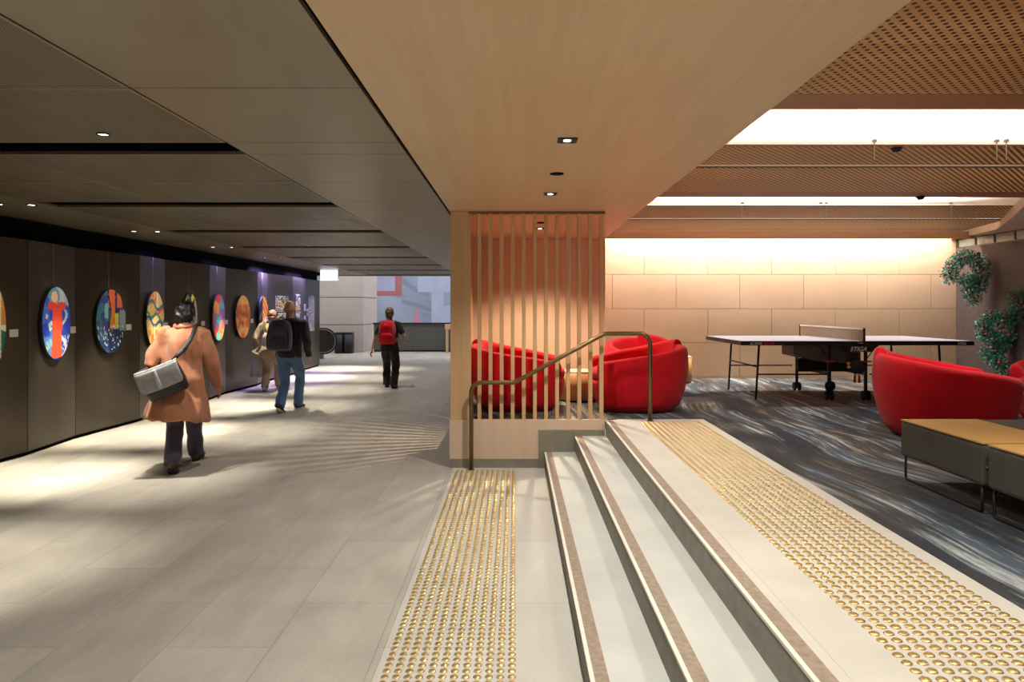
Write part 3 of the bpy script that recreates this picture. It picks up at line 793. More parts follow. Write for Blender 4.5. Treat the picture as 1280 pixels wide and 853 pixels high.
# net pocket below the top
tr = MB()
tr.rings([[(3.52, 9.3, TZ - .22), (3.52, 8.9, TZ - .20), (3.52, 8.9, TZ - .07), (3.52, 9.3, TZ - .07)], [(3.80, 9.25, TZ - .28), (3.80, 8.8, TZ - .28), (3.80, 8.8, TZ - .08), (3.80, 9.25, TZ - .08)],
          [(4.18, 9.2, TZ - .27), (4.18, 8.75, TZ - .30), (4.18, 8.75, TZ - .08), (4.18, 9.2, TZ - .08)]], smooth=False)
tr.build('storage_tray', mottled('grey_tray', (112, 102, 92), .6), tt)
# maker's plate below the edge
pt = MB(); yq = T0y - .012
pts = [(3.77, TZ - .045), (4.27, TZ - .045), (4.27, TZ - .055), (4.18, TZ - .128), (3.87, TZ - .128), (3.77, TZ - .055)]
n_ = len(pts)
pt.add([(x, yq, z) for x, z in pts] + [(x, yq + .010, z) for x, z in pts], [tuple(range(n_)), tuple(reversed(range(n_, 2 * n_)))] + [(i, n_ + i, n_ + (i + 1) % n_, (i + 1) % n_) for i in range(n_)], False)
plate = pt.build('side_plate', M['blackmetal'], tt)
def front(x, yv, z): return Matrix.Translation((x, yv, z)) @ Matrix.Rotation(PI / 2, 4, 'X')
text_mesh('STIGA', .072, 'lettering', M['white'], plate, front(3.93, yq - .0015, TZ - .118), .35, weight=.0015)
text_mesh('ACTION', .036, 'lettering', M['white'], tt, front(2.76, T0y - .0045, TZ - .041), .2, weight=.0008)
text_mesh('ROLLER', .036, 'lettering', M['redplastic'], tt, front(2.925, T0y - .0045, TZ - .041), .2, weight=.0008)
text_mesh('STIGA', .036, 'lettering', M['white'], tt, front(5.20, T0y - .0045, TZ - .041), .35, weight=.001)
# net
ntz = TZ + .1525
MB().box(4.022, 4.038, T0y - .15, T1y + .15, ntz - .018, ntz).build('net_tape', M['white'], tt)
nb = MB()
nb.add([(4.03, T0y - .15, TZ + .004), (4.03, T1y + .15, TZ + .004), (4.03, T1y + .15, ntz - .01), (4.03, T0y - .15, ntz - .01)], [(0, 1, 2, 3)], False)
nb2 = MB().box(4.028, 4.032, T0y - .15, T1y + .15, TZ + .006, ntz - .018); nb2.build('net', M['net'], tt)
for yv in (T0y - .15, T1y + .15):
    s = 1 if yv < 9 else -1
    MB().box(4.018, 4.042, yv - .008, yv + .008, TZ - .03, ntz + .004).build('net_post', M['blackmetal'], tt, bevel=.003)
    MB().box(4.01, 4.05, min(yv, yv + s * .19), max(yv, yv + s * .19), TZ - .03 - .0, TZ - .02).build('net_clamp', M['blackmetal'], tt)
# bat holder, bats and balls
MB().tube([(3.98, T0y - .02, TZ - .13), (3.95, T0y - .02, TZ - .33), (4.01, T0y - .02, TZ - .33), (4.02, T0y - .02, TZ - .13)], .007, 8).build('bat_holder', M['blackmetal'], tt)
MB().box(3.91, 4.06, T0y - .012, T0y + .004, TZ - .30, TZ - .129).build('holder_plate', M['blackmetal'], tt, bevel=.01)
def bat(x, yv, z, tilt, lab):
    e = root('table_tennis_bat', (x, yv, z), lab, 'bat', 'table tennis bats')
    rot = Matrix.Rotation(tilt, 3, 'Y'); c = Vector((x, yv, z))
    n = 28
    blade = [[c + rot @ Vector((.078 * math.cos(2 * PI * k / n), d, .082 * math.sin(2 * PI * k / n))) for k in range(n)] for d in (-.006, .006)]
    MB().rings(blade).build('blade', mottled('bat_rubber', (52, 50, 50), .7), e)
    MB().tube([c + rot @ Vector((0, 0, -.07)), c + rot @ Vector((0, 0, -.12))], [(.006, .014), (.008, .014)], 10, up=(0, 1, 0)).build('neck', M['drumwood'], e)
    MB().tube([c + rot @ Vector((0, 0, -.11)), c + rot @ Vector((0, 0, -.185))], [(.009, .0135), (.010, .0165)], 10, up=(0, 1, 0)).build('handle', M['redplastic'], e)
bat(3.985, T0y - .037, TZ - .30, .06, 'dark table tennis bat with red handle hanging in front, blade facing out')
bat(4.013, T0y - .054, TZ - .302, -.05, 'second dark table tennis bat hanging just beside the first, red handle down')
def ball(x, z, c, lab):
    tag(MB().ell((x, T0y - .03, z), (.02, .02, .02)).build('table_tennis_ball', mottled('ball_' + lab.split()[0], c, .4, 0, .03), at=(x, T0y - .03, z)), lab, 'ball')
ball(3.905, TZ - .263, (246, 176, 24), 'orange table tennis ball held beside the bats')
ball(3.910, TZ - .303, (240, 206, 190), 'pale pinkish table tennis ball just under the orange one')
MB().box(3.89, 3.925, T0y - .009, T0y + .0, TZ - .325, TZ - .13).build('ball_holder', M['blackmetal'], tt, bevel=.004)

# hanging greenery on the dark wall
def leafmat(name, c): return mottled(name, c, .5, 0, .35, 9)
GM = [leafmat('teal_leaf', (44, 132, 112)), leafmat('deep_leaf', (28, 92, 78)), leafmat('grey_leaf', (120, 166, 156))]
BM = [mottled('berry_red', (176, 42, 52), .4), mottled('berry_pink', (206, 128, 128), .5), mottled('bract_yellow', (190, 176, 60), .5)]
def greenery(path, rad, n, lab, seed, loc):
    r = random.Random(seed)
    e = root('wall_greenery', loc, lab, 'plant', 'hanging wall greenery')
    MB().tube(path, .018, 8).build('branch', mottled('branch_brown', (70, 54, 40), .8), e)
    lv = [MB() for _ in range(6)]
    seg = [(Vector(a), Vector(b)) for a, b in zip(path, path[1:])]
    L = [(b - a).length for a, b in seg]; tot = sum(L)
    def pick():
        q = r.uniform(0, tot)
        for (a, b), l in zip(seg, L):
            if q <= l: break
            q -= l
        d = Vector((r.gauss(0, 1), r.gauss(0, 1), r.gauss(0, 1))).normalized() * rad * r.uniform(.25, 1) ** .6
        return a.lerp(b, min(1, q / l)) + d, d.normalized()
    for _ in range(n):
        p, d = pick(); s = r.uniform(.018, .036)
        d = (d + Vector((r.uniform(-.8, .8), r.uniform(-.8, .8), r.uniform(-.8, .8)))).normalized()
        sd = d.cross(Vector((r.uniform(-1, 1), r.uniform(-1, 1), r.uniform(-1, 1)))).normalized(); up = d.cross(sd)
        k = r.choices((0, 1, 2), (5, 3, 2))[0]
        lv[k].add([p, p + d * s * .5 + sd * s * .38 + up * .003, p + d * s, p + d * s * .5 - sd * s * .38 + up * .003], [(0, 1, 2, 3)], True)
    for _ in range(n // 60):
        p, d = pick(); k = 3 + r.choices((0, 1, 2), (5, 3, 2))[0]; s = r.uniform(.012, .022); lv[k].ell(p + d * .01, (s, s, s), n=8, m=5)
    for nm, m, mt in zip(('teal_leaves', 'dark_leaves', 'pale_leaves'), lv, GM): m.build(nm, mt, e)['kind'] = 'stuff'
    for nm, m, mt in zip(('red_berries', 'pink_flowers', 'yellow_bracts'), lv[3:], BM): m.build(nm, mt, e)['kind'] = 'stuff'
def pxp(x, yv, Y): return Vector(((x - CX) * Y / F, Y, H - (yv - CY) * Y / F))
up_ = [pxp(1190, 350, 10.55), pxp(1186, 340, 10.5), pxp(1196, 326, 10.45), pxp(1210, 320, 10.4), pxp(1224, 328, 10.3), pxp(1228, 344, 10.25), pxp(1224, 358, 10.25), pxp(1208, 350, 10.35), pxp(1215, 366, 10.3), pxp(1218, 376, 10.3)]
greenery(up_, .12, 4200, 'arched clump of teal greenery and red berries, higher one on the dark wall', 5, (6.8, 10.4, 1.9))
lo_ = [pxp(1268, 368, 9.75), pxp(1276, 385, 9.7), pxp(1266, 400, 9.75), pxp(1244, 396, 9.85), pxp(1230, 404, 9.95), pxp(1231, 420, 9.95), pxp(1246, 422, 9.85), pxp(1260, 416, 9.8), pxp(1250, 436, 9.85), pxp(1234, 440, 9.95), pxp(1246, 452, 9.85), pxp(1257, 462, 9.8)]
greenery(lo_, .115, 6000, 'large curling clump of teal greenery and pink flowers, lower one on the dark wall', 8, (6.8, 9.8, 1.0))

# litter bins, escalator
def bin_(x0, x1, lab):
    e = root('litter_bin', ((x0 + x1) / 2, 24.6, 0), lab, 'bin', 'black litter bins')
    MB().loft([((x0 + x1) / 2, 24.6, z, (x1 - x0) / 2 * s, .22 * s) for z, s in ((0.0, .96), (.02, 1), (.66, 1))], 24, 5).build('body', M['black'], e)
    MB().loft([((x0 + x1) / 2, 24.6, z, (x1 - x0) / 2 * s, .22 * s) for z, s in ((.661, .97), (.71, 1), (.73, .98), (.735, .5))], 24, 5).build('lid', M['blackmetal'], e)
bin_(-6.28, -5.98, 'black litter bin by the stone column, next to the escalator end'); bin_(-5.95, -5.66, 'black litter bin by the stone column, the one beside its corner')
es = root('escalator', (-6.6, 22.0, 0), 'rounded end of an escalator with dark side panel and pale handrail edge', 'escalator')
cxe, cze, re = -5.98, .55, .36
side = []
outl = [(cxe + re * math.sin(t), cze + re * math.cos(t)) for t in (PI * k / 20 for k in range(21))]
outl = [(-9.0, cze + re)] + outl + [(-9.0, cze - re)]
def platexz(pts, y0, y1):
    n = len(pts); m = MB(); m.add([(x, y0, z) for x, z in pts] + [(x, y1, z) for x, z in pts], [tuple(range(n)), tuple(reversed(range(n, 2 * n)))] + [(i, n + i, n + (i + 1) % n, (i + 1) % n) for i in range(n)], False); return m
platexz(outl, 22.0, 22.03).build('side_panel', mottled('dark_brown_panel', (58, 44, 42), .4), es)
MB().tube([(x, 22.015, z) for x, z in [(-9.0, cze + re + .03)] + [(cxe + (re + .03) * math.sin(t), cze + (re + .03) * math.cos(t)) for t in (PI * k / 20 for k in range(21))] + [(-9.0, cze - re - .03)]], .028, 8).build('handrail_belt', M['black'], es)
MB().tube([(x, 21.99, z) for x, z in [(-9.0, cze + re)] + [(cxe + re * math.sin(t), cze + re * math.cos(t)) for t in (PI * k / 20 for k in range(21))] + [(-9.0, cze - re)]], .011, 8).build('edge_trim', mottled('steel_trim', (190, 186, 190), .3, .6), es)
MB().box(-9.0, -6.0, 21.95, 22.10, 0, .15).build('skirt', mottled('steel_skirt', (120, 118, 124), .35, .7), es)
# ================================================================== GALLERY: oval paintings, cards, posters
def h2(i, j, s): return random.Random(i * 7349 + j * 911 + s * 31).random()
def p_red(u, v):
    c = (42, 72, 190) if nz(u * 3, v * 2, 1) < .55 else (64, 110, 214)
    if v < -.35 and u < -.2: c = (86, 142, 220)
    if u > -.1 and v > .45 + .12 * nz(u * 4, v * 3, 2): c = mixc((206, 210, 222), (160, 172, 206), nz(u * 4, v * 4, 5))
    if abs(u - .45 - .25 * math.sin(v * 7)) < .09 and v < .45: c = (214, 222, 240)
    if u > .3 and -.75 < v < -.35 and nz(u * 9, v * 9, 7) > .5: c = (206, 220, 240)
    for k in range(9):
        a, b = -.72 + .36 * h2(k, 1, 2), .28 - 1.0 * h2(k, 2, 2)
        if (u - a) ** 2 + ((v - b) * 1.6) ** 2 < .009: c = (206, 208, 170) if k % 2 else (150, 196, 220)
    if (u + .2) ** 2 / .16 + (v - .74) ** 2 / .05 < 1: c = (92, 148, 160)
    if (u + .16) ** 2 / .05 + (v - .72) ** 2 / .025 < 1: c = (232, 186, 152)
    if .36 < v < .58 and -.62 < u < .62 and not (-.08 < u < .05 and v > .52): c = (226, 66, 50)
    if -.2 < v <= .4 and -.30 < u < .40 - .1 * v: c = (232, 76, 52)
    if -.95 < v <= -.2 and -.36 - .12 * abs(v) + .2 < u + .12 < .52 - .1 * v - .12: c = (236, 88, 54) if nz(u * 6, v * 2, 8) > .35 else (220, 70, 48)
    return c
def p_navy(u, v):
    c = (30, 44, 78)
    w = nz(u * 3.5, v * 3.5, 11)
    if u < -.15 and v > -.35: c = (54, 110, 122) if w > .5 else (56, 62, 128)
    if u < -.2 and v < -.3: c = (58, 92, 128) if w > .45 else (40, 56, 96)
    if v > .42 and -.2 < u < .85 - .2 * v and not abs(u - .32) < .07: c = (206, 98, 62)
    if -.1 < u < .25 and -.25 < v < .42: c = (196, 118, 44)
    if .25 < u < .5 and -.25 < v < .25: c = (184, 186, 92)
    if u > .55 and -.3 < v < .35: c = (126, 138, 142)
    if -.45 < u < -.22 and .1 < v < .55: c = (110, 176, 160)
    if nz(u * 11, v * 9, 21) > .66: c = (206, 214, 220) if v < -.1 else c
    if abs(u + .14 - .1 * math.sin(v * 5)) < .04: c = (22, 30, 56)
    return c
def p_tan(u, v):
    c = mixc((228, 178, 92), (236, 206, 150), nz(u * 3, v * 3, 31))
    if v > .55 and u < .1 and nz(u * 4, v * 5, 33) > .45: c = (222, 120, 52)
    if v < -.35: c = (206, 126, 66) if nz(u * 5, v * 2, 3) > .5 else (232, 190, 110)
    if abs(u - .2) < .06 and v > .3: c = (244, 236, 216)
    for o, cc in ((.5, (40, 116, 120)), (.12, (48, 126, 110)), (-.12, (44, 84, 120))):
        if abs(v - o - .11 * math.sin(u * 5 + o * 7) + .15 * u) < .065: c = cc
    if abs(v - .3 + .1 * math.sin(u * 6)) < .05 and u > 0: c = (206, 80, 60)
    if abs(u + .1) < .04 and v < -.2: c = (246, 236, 214)
    return c
def p_lime(u, v):
    c = (30, 34, 34)
    w = nz(u * 4 + v, v * 3, 41)
    if w > .52: c = (172, 178, 52)
    if w > .62: c = (214, 206, 84)
    if w < .3: c = (84, 126, 104)
    if abs(u - .3 * math.sin(v * 4)) < .09: c = (28, 30, 30)
    if nz(u * 8, v * 8, 43) > .7: c = (208, 128, 46)
    if u > .6: c = (150, 148, 150)
    return c
def p_multi(u, v):
    P_ = [(-.1, .82, (222, 70, 84)), (-.3, .38, (240, 160, 64)), (.3, .55, (110, 160, 178)), (-.3, -.05, (48, 160, 156)), (.35, .1, (150, 96, 160)), (.4, -.35, (228, 140, 150)), (-.35, -.4, (136, 88, 158)),
          (.15, -.48, (238, 158, 66)), (-.6, -.62, (226, 84, 70)), (-.05, -.8, (118, 206, 206)), (.5, -.7, (240, 176, 110)), (.55, .8, (146, 118, 170)), (-.7, .1, (204, 98, 140))]
    q = (u + .12 * math.sin(v * 6), v)
    c = min(P_, key=lambda p: (q[0] - p[0]) ** 2 + (1.5 * (q[1] - p[1])) ** 2)[2]
    if (u + .3) ** 2 * 1.2 + (v - .38) ** 2 * 2.2 < .05: c = (240, 150, 56)
    if nz(u * 7, v * 7, 51) > .7: c = (70, 96, 150)
    return c
def p_orange(u, v):
    w = nz(u * 3.2 + nz(u * 4, v * 4, 63) * 1.6, v * 3.2, 61)
    c = mixc((150, 66, 36), (232, 158, 92), (w - .25) * 2)
    if v > .55 or v < -.5: c = mixc(c, (226, 186, 112), .55)
    if v < -.78 and abs(u) < .2: c = (206, 74, 46)
    return c
def p_black(u, v):
    c = (34, 30, 34)
    if u > -.25: c = (228, 138, 46)
    if u > -.2 and abs(math.sin(v * 9 + u * 5)) < .3: c = (30, 26, 30)
    if u > .1 and v < -.35: c = (240, 190, 48)
    if u > .1 and -.3 < v < -.05: c = (206, 206, 210) if nz(u * 9, v * 9, 3) > .5 else (128, 76, 130)
    if u < -.15 and v < -.55: c = (204, 36, 66)
    if u < -.2 and abs(v - .4 - u * .6) < .03: c = (190, 186, 180)
    return c
def p_brown(u, v):
    c = (44, 40, 36)
    if u > .1: c = (196, 128, 50) if v > -.1 else (40, 96, 84)
    if abs(u - .55) < .07: c = (214, 206, 186)
    if u < .3 and v > .2: c = (184, 70, 50)
    if abs(v + .06) < .07: c = (226, 218, 196)
    return c
wiremat = mottled('thin_wire', (150, 146, 140), .4, .5)
def Yr(x, off=0):
    q = (CX - x) / F; yv = 5.3 / q
    for _ in range(8): yv = (-wallx(yv) - off) / q
    return yv
def oval(x0, x1, fn, lab, frac=.5, zc_=1.42, hh=.415, edge=(18, 17, 20)):
    y0, y1 = Yr(x0, .05), Yr(x1, .05); yc, ry = (y0 + y1) / 2, (y1 - y0) / 2
    X = wallx(yc); i = max(k for k in range(len(J)) if J[k] <= yc); d = Vector((JX[i + 1] - JX[i], J[i + 1] - J[i], 0)).normalized(); nr = Vector((d.y, -d.x, 0))
    c = Vector((X, yc, zc_)) + nr * .002
    e = root('oval_painting', tuple(c + Vector((0, 0, -hh))), lab, 'painting', 'oval paintings on the gallery wall')
    n = 40; ring = lambda o, s: [c + nr * o + d * ry * s * math.cos(2 * PI * k / n) + Vector((0, 0, hh * s * math.sin(2 * PI * k / n))) for k in range(n)]
    MB().rings([ring(.0, .97), ring(.004, 1), ring(.042, 1), ring(.046, .995)]).build('canvas_edge', mottled('canvas_side', edge, .6), e)
    m = MB(); R = 30
    # polar painted face
    for a in range(R):
        nseg = 72
        for k in range(nseg):
            r0, r1 = a / R * .995, (a + 1) / R * .995; t0, t1 = 2 * PI * k / nseg, 2 * PI * (k + 1) / nseg
            um, vm = (r0 + r1) / 2 * math.cos((t0 + t1) / 2), (r0 + r1) / 2 * math.sin((t0 + t1) / 2)
            q = [c + nr * .0475 + d * ry * rr * math.cos(tt_) + Vector((0, 0, hh * rr * math.sin(tt_))) for rr, tt_ in ((r0, t0), (r1, t0), (r1, t1), (r0, t1))]
            if a == 0: m.add([q[0], q[1], q[2]], [(0, 1, 2)], False, lin(fn(um, vm)))
            else: m.add(q, [(0, 1, 2, 3)], False, lin(fn(um, vm)))
    m.build('painted_face', M['paint'], e)
    MB().cyl(c + Vector((0, 0, hh - .01)) + nr * .01, Vector((c.x, c.y, 2.33)) + nr * .01, .002, 6).build('hanging_wire', wiremat, e)
OV = [(-26, 8, p_brown, 'oval painting cut by the frame edge, green and brown'), (52.5, 88, p_red, 'oval painting of a red clad figure on bright blue'), (120.5, 157.5, p_navy, 'oval painting in navy and teal with an orange top'),
      (183, 205, p_tan, 'narrow oval painting in tan and yellow with green waves'), (229, 247, p_lime, 'black and lime oval painting behind the walker in the brown coat'), (266, 281.5, p_multi, 'oval painting of red, teal and purple blobs'),
      (295, 313, p_orange, 'marbled orange oval painting'), (323.5, 335.5, p_black, 'black, orange and yellow oval painting, farthest along the wall')]
for x0, x1, fn, lab in OV: oval(x0, x1, fn, lab)
def onwall(name, y0, y1, z0, z1, mat, lab, cat, group=None, off=.004, th=.004):
    yc = (y0 + y1) / 2; i = max(k for k in range(len(J)) if J[k] <= yc); d = Vector((JX[i + 1] - JX[i], J[i + 1] - J[i], 0)).normalized(); nr = Vector((d.y, -d.x, 0)); X = wallx(yc)
    m = MB(); c = Vector((X, yc, (z0 + z1) / 2)) + nr * (off + th / 2)
    m.obox(c, (th, y1 - y0, z1 - z0), math.atan2(-d.x, d.y))
    return tag(m.build(name, mat), lab, cat, group), c, d, nr
def Yw(x): return Yr(x, .01)
for x0, x1, lab in ((12.5, 22.5, 'cut off green and brown'), (88.5, 93.5, 'red figure'), (158, 165, 'navy and teal'), (205.5, 208.5, 'tan and yellow'), (252, 256.5, 'black and lime'), (281.8, 284.2, 'red and teal'), (313.8, 317, 'marbled orange'), (336, 338.3, 'black and orange')):
    onwall('caption_card', Yw(x0), Yw(x0) + .115, 1.29, 1.35 + .02, M['card'], 'small white caption card beside the %s painting' % lab, 'card', 'caption cards')
def poster(x0, x1, z0, z1, fn, lab, nu, nv, cat='poster'):
    y0, y1 = Yw(x0), Yw(x1)
    o, c, d, nr = onwall('poster', y0, y1, z0, z1, M['card'], lab, cat, 'posters on the far gallery wall')
    p0 = c - d * (y1 - y0) / 2 * .96 + Vector((0, 0, -(z1 - z0) / 2 * .96)) + nr * .0035
    m = grid_paint(MB(), p0, d * (y1 - y0) * .96, Vector((0, 0, (z1 - z0) * .96)), nu, nv, fn)
    m.build('print', M['paint'], o)
def pk(u, v):
    if .44 < v < .56: return (196, 146, 62) if h2(int(u * 16), int(v * 16), 1) > .4 else (90, 80, 50)
    return (34, 34, 34) if h2(int(u * 18), int(v * 16), 4) > .5 else (206, 200, 178)
def ptxt(u, v): return (150, 147, 168) if (u < .12 or u > .88 or h2(int(u * 10), int(v * 30), 8) < .6) else (110, 108, 128)
poster(345, 361, 1.51, 1.86, pk, 'black and cream patterned poster with an orange band, upper one', 26, 26)
poster(346, 361, 1.12, 1.47, pk, 'black and cream patterned poster, lower one partly hidden by walkers', 26, 26)
poster(369.5, 375.5, 1.30, 1.92, pk, 'tall narrow black and cream poster beside the bald walker', 12, 34)
poster(386, 393, 1.46, 1.90, ptxt, 'tall white text panel nearest the wall end, upper half', 12, 30)
poster(386, 393, .99, 1.44, ptxt, 'tall white text panel nearest the wall end, lower half', 12, 30)
for x, z, lab in ((380.5, 1.60, 'small white notice left of the tall text panel, upper'), (380.5, 1.30, 'small white notice left of the tall text panel, lower'), (384, 1.53, 'tiny white card touching the tall text panel, upper'), (384, 1.42, 'tiny white card touching the tall text panel, lower')):
    onwall('notice', Yw(x - .2), Yw(x - .2) + (.2 if x < 382 else .1), z - (.09 if x < 382 else .04), z + (.09 if x < 382 else .04), M['card'], lab, 'notice', 'small notices')
# ================================================================== PEOPLE
SKIN = mottled('skin', (206, 158, 128), .5, 0, .06, 12)
SKIN2 = mottled('skin_warm', (188, 136, 106), .5, 0, .06, 12)
def ik(a, c, l1, l2, pole):
    a, c = Vector(a), Vector(c); d = c - a; L = min(d.length, (l1 + l2) * .999); dn = d.normalized()
    x = (l1 * l1 - l2 * l2 + L * L) / (2 * L); h = math.sqrt(max(0, l1 * l1 - x * x))
    p = Vector(pole); p = (p - dn * p.dot(dn)).normalized()
    return a + dn * x + p * h, a + dn * L
class Pose:
    """local frame: +Y is the walking direction, Z up, feet on z=0"""
    def __init__(s, Ht, hip, lean, fL, fR, hL, hR, shoulder=.19, hipw=.09, headdrop=0, heady=0, twist=0, hx=0):
        k = Ht / 1.72; s.k = k; s.Ht = Ht
        s.pel = Vector((0, 0, hip)); s.lean = lean
        up = Vector((0, math.sin(lean), math.cos(lean))); s.up = up
        s.chest = s.pel + up * .34 * k; s.neck = s.pel + up * .53 * k
        hup = Vector((hx, math.sin(lean + headdrop), math.cos(lean + headdrop))); s.hup = hup
        s.head = s.neck + hup * .155 * k
        s.S, s.E, s.W, s.Hp, s.K, s.A = {}, {}, {}, {}, {}, {}
        for sd, f, h in ((-1, fL, hL), (1, fR, hR)):
            hp = s.pel + Vector((sd * hipw * k, 0, -.02 * k)); ank = Vector(f)
            kn, an = ik(hp, ank, .43 * k, .43 * k, (sd * .08, 1, 0)); s.Hp[sd], s.K[sd], s.A[sd] = hp, kn, an
            sh = s.neck + Vector((sd * shoulder * k, sd * twist, -.07 * k)); el, wr = ik(sh, h, .30 * k, .27 * k, (sd * .5, -1, -.3)); s.S[sd], s.E[sd], s.W[sd] = sh, el, wr
def lerpv(a, b, t): return a.lerp(b, t)
def body(p, root_, skin, toe=None):
    k = p.k; m = MB()
    def P(t, x=0, y=0): return p.pel + p.up * t * k + Vector((x * k, y * k, 0))
    m.tube([P(-.10), P(-.02), P(.10), P(.22), P(.36), P(.46), P(.51), P(.535)], [(.08 * k, .11 * k), (.105 * k, .15 * k), (.095 * k, .135 * k), (.10 * k, .14 * k), (.11 * k, .165 * k), (.095 * k, .165 * k), (.07 * k, .11 * k), (.055 * k, .06 * k)], 20, up=(0, 1, 0))
    m.tube([p.neck + p.up * -.06 * k, p.neck, p.head + p.hup * -.06 * k], [.062 * k, .055 * k, .056 * k], 14)
    hz = p.hup.normalized(); hy = Vector((0, 1, 0)); hy = (hy - hz * hy.dot(hz)).normalized(); hxv = hy.cross(hz); R = Matrix((hxv, hy, hz)).transposed()
    p.R = R; c = p.head
    m.ell(c + R @ Vector((0, -.008, .02)) * k, (.076 * k, .094 * k, .105 * k), R); m.ell(c + R @ Vector((0, .028, -.055)) * k, (.056 * k, .062 * k, .062 * k), R)
    m.ell(c + R @ Vector((0, .098, -.018)) * k, (.014 * k, .020 * k, .026 * k), R)          # nose
    m.ell(c + R @ Vector((0, .086, -.062)) * k, (.024 * k, .010 * k, .010 * k), R)          # lips
    m.ell(c + R @ Vector((0, .078, .028)) * k, (.052 * k, .014 * k, .010 * k), R)           # brow
    for sd in (-1, 1): m.ell(c + R @ Vector((sd * .080, -.006, -.012)) * k, (.012 * k, .022 * k, .034 * k), R)
    for sd in (-1, 1):
        hp, kn, an = p.Hp[sd], p.K[sd], p.A[sd]
        m.tube([hp + Vector((0, 0, .05 * k)), hp, lerpv(hp, kn, .5), kn, lerpv(kn, an, .3), lerpv(kn, an, .7), an], [.075 * k, .085 * k, .072 * k, .052 * k, .054 * k, .040 * k, .034 * k], 14)
        td = Vector((sd * .12, 1, -.15)) if toe is None else Vector(toe[0 if sd < 0 else 1])
        m.tube([an + Vector((0, -.03, -.03)) * k, an + Vector((0, 0, -.035)) * k, an + td.normalized() * .10 * k + Vector((0, 0, -.04 * k)), an + td.normalized() * .16 * k + Vector((0, 0, -.045 * k))], [.03 * k, .036 * k, .034 * k, .022 * k], 12)
        s, e, w = p.S[sd], p.E[sd], p.W[sd]
        m.tube([s + (p.neck - s) * .35, s, lerpv(s, e, .4), e, lerpv(e, w, .3), w], [.05 * k, .055 * k, .046 * k, .036 * k, .038 * k, .026 * k], 14)
        d = (w - e).normalized(); d = (d + Vector((0, .12, -.25))).normalized(); sdv = Vector((0, 1, 0)); sdv = (sdv - d * sdv.dot(d)).normalized(); nr = d.cross(sdv)
        inn = Vector((-sd, 0, 0)); inn = (inn - d * inn.dot(d)).normalized()
        m.tube([w - d * .01 * k, w + d * .03 * k, w + d * .075 * k, w + d * .095 * k], [(.026 * k, .020 * k), (.036 * k, .018 * k), (.042 * k, .017 * k), (.040 * k, .014 * k)], 12, up=tuple(sdv))
        for q, (off, ln) in enumerate(((-.031, .066), (-.0105, .080), (.0105, .085), (.031, .074))):
            b = w + d * .088 * k + sdv * off * k; b1 = b + (d * .95 + inn * .22) * ln * .5 * k; b2 = b1 + (d * .75 + inn * .62) * ln * .5 * k
            m.tube([b - d * .02 * k, b, b1, b2], [.0088 * k, .0092 * k, .0086 * k, .0068 * k], 8)
        b = w + d * .035 * k + sdv * .034 * k; m.tube([b - sdv * .015 * k, b + (sdv * .6 + d * .6 + inn * .3) * .03 * k, b + (sdv * .65 + d * 1.2 + inn * .6) * .045 * k], [.0115 * k, .0105 * k, .0078 * k], 8)
    return m.build('body', skin, root_, remesh=.0062, smooth_it=2)
def trousers(p, root_, mat, seed=1, r=(.105, .088, .074, .066), flare=None, low=.045, name='trousers'):
    k = p.k; m = MB()
    m.tube([p.pel + p.up * t * k for t in (-.11, -.05, .03, .10)], [(.11 * k, .15 * k), (.125 * k, .172 * k), (.122 * k, .168 * k), (.112 * k, .155 * k)], 20, up=(0, 1, 0))
    for sd in (-1, 1):
        hp, kn, an = p.Hp[sd], p.K[sd], p.A[sd]; end = an + (an - kn).normalized() * low * k * .5
        m.tube([hp + Vector((0, 0, .04 * k)), hp + Vector((0, 0, -.03 * k)), lerpv(hp, kn, .5), kn, lerpv(kn, an, .45), end], [r[0] * k, r[0] * k, r[1] * k, r[2] * k, (r[2] + r[3]) / 2 * k, (flare or r[3]) * k], 16)
    return m.build(name, mat, root_, remesh=.010, smooth_it=2, fold=(.012, 9, 11, seed))
def shoes(p, root_, mat, sole, toe=None):
    k = p.k
    for sd in (-1, 1):
        an = p.A[sd]; td = Vector((sd * .12, 1, -.05)) if toe is None else Vector(toe[0 if sd < 0 else 1]); td.normalize()
        z = Vector((0, 0, 1)); z = (z - td * z.dot(td)).normalized(); c0 = an - z * .045 * k
        m = MB()
        m.tube([c0 - td * .075 * k, c0 - td * .055 * k + z * .018 * k, c0 + z * .02 * k, c0 + td * .08 * k + z * .006 * k, c0 + td * .15 * k - z * .006 * k, c0 + td * .185 * k - z * .012 * k], [(.022 * k, .026 * k), (.042 * k, .037 * k), (.046 * k, .040 * k), (.036 * k, .047 * k), (.028 * k, .045 * k), (.012 * k, .024 * k)], 16, up=tuple(z))
        s = m.build('shoe', mat, root_, remesh=.007, smooth_it=2)
        so = MB(); n = 20; rs = []
        for dz in (-.036, -.020):
            ring = []
            for q in range(n):
                t = 2 * PI * q / n; l = .055 + .132 * math.cos(t); w_ = .046 * math.sin(t) * (1 + .18 * math.cos(t))
                ring.append(c0 + td * l * k + td.cross(z) * w_ * k + z * dz * k)
            rs.append(ring)
        so.rings(rs).build('sole', sole, s)
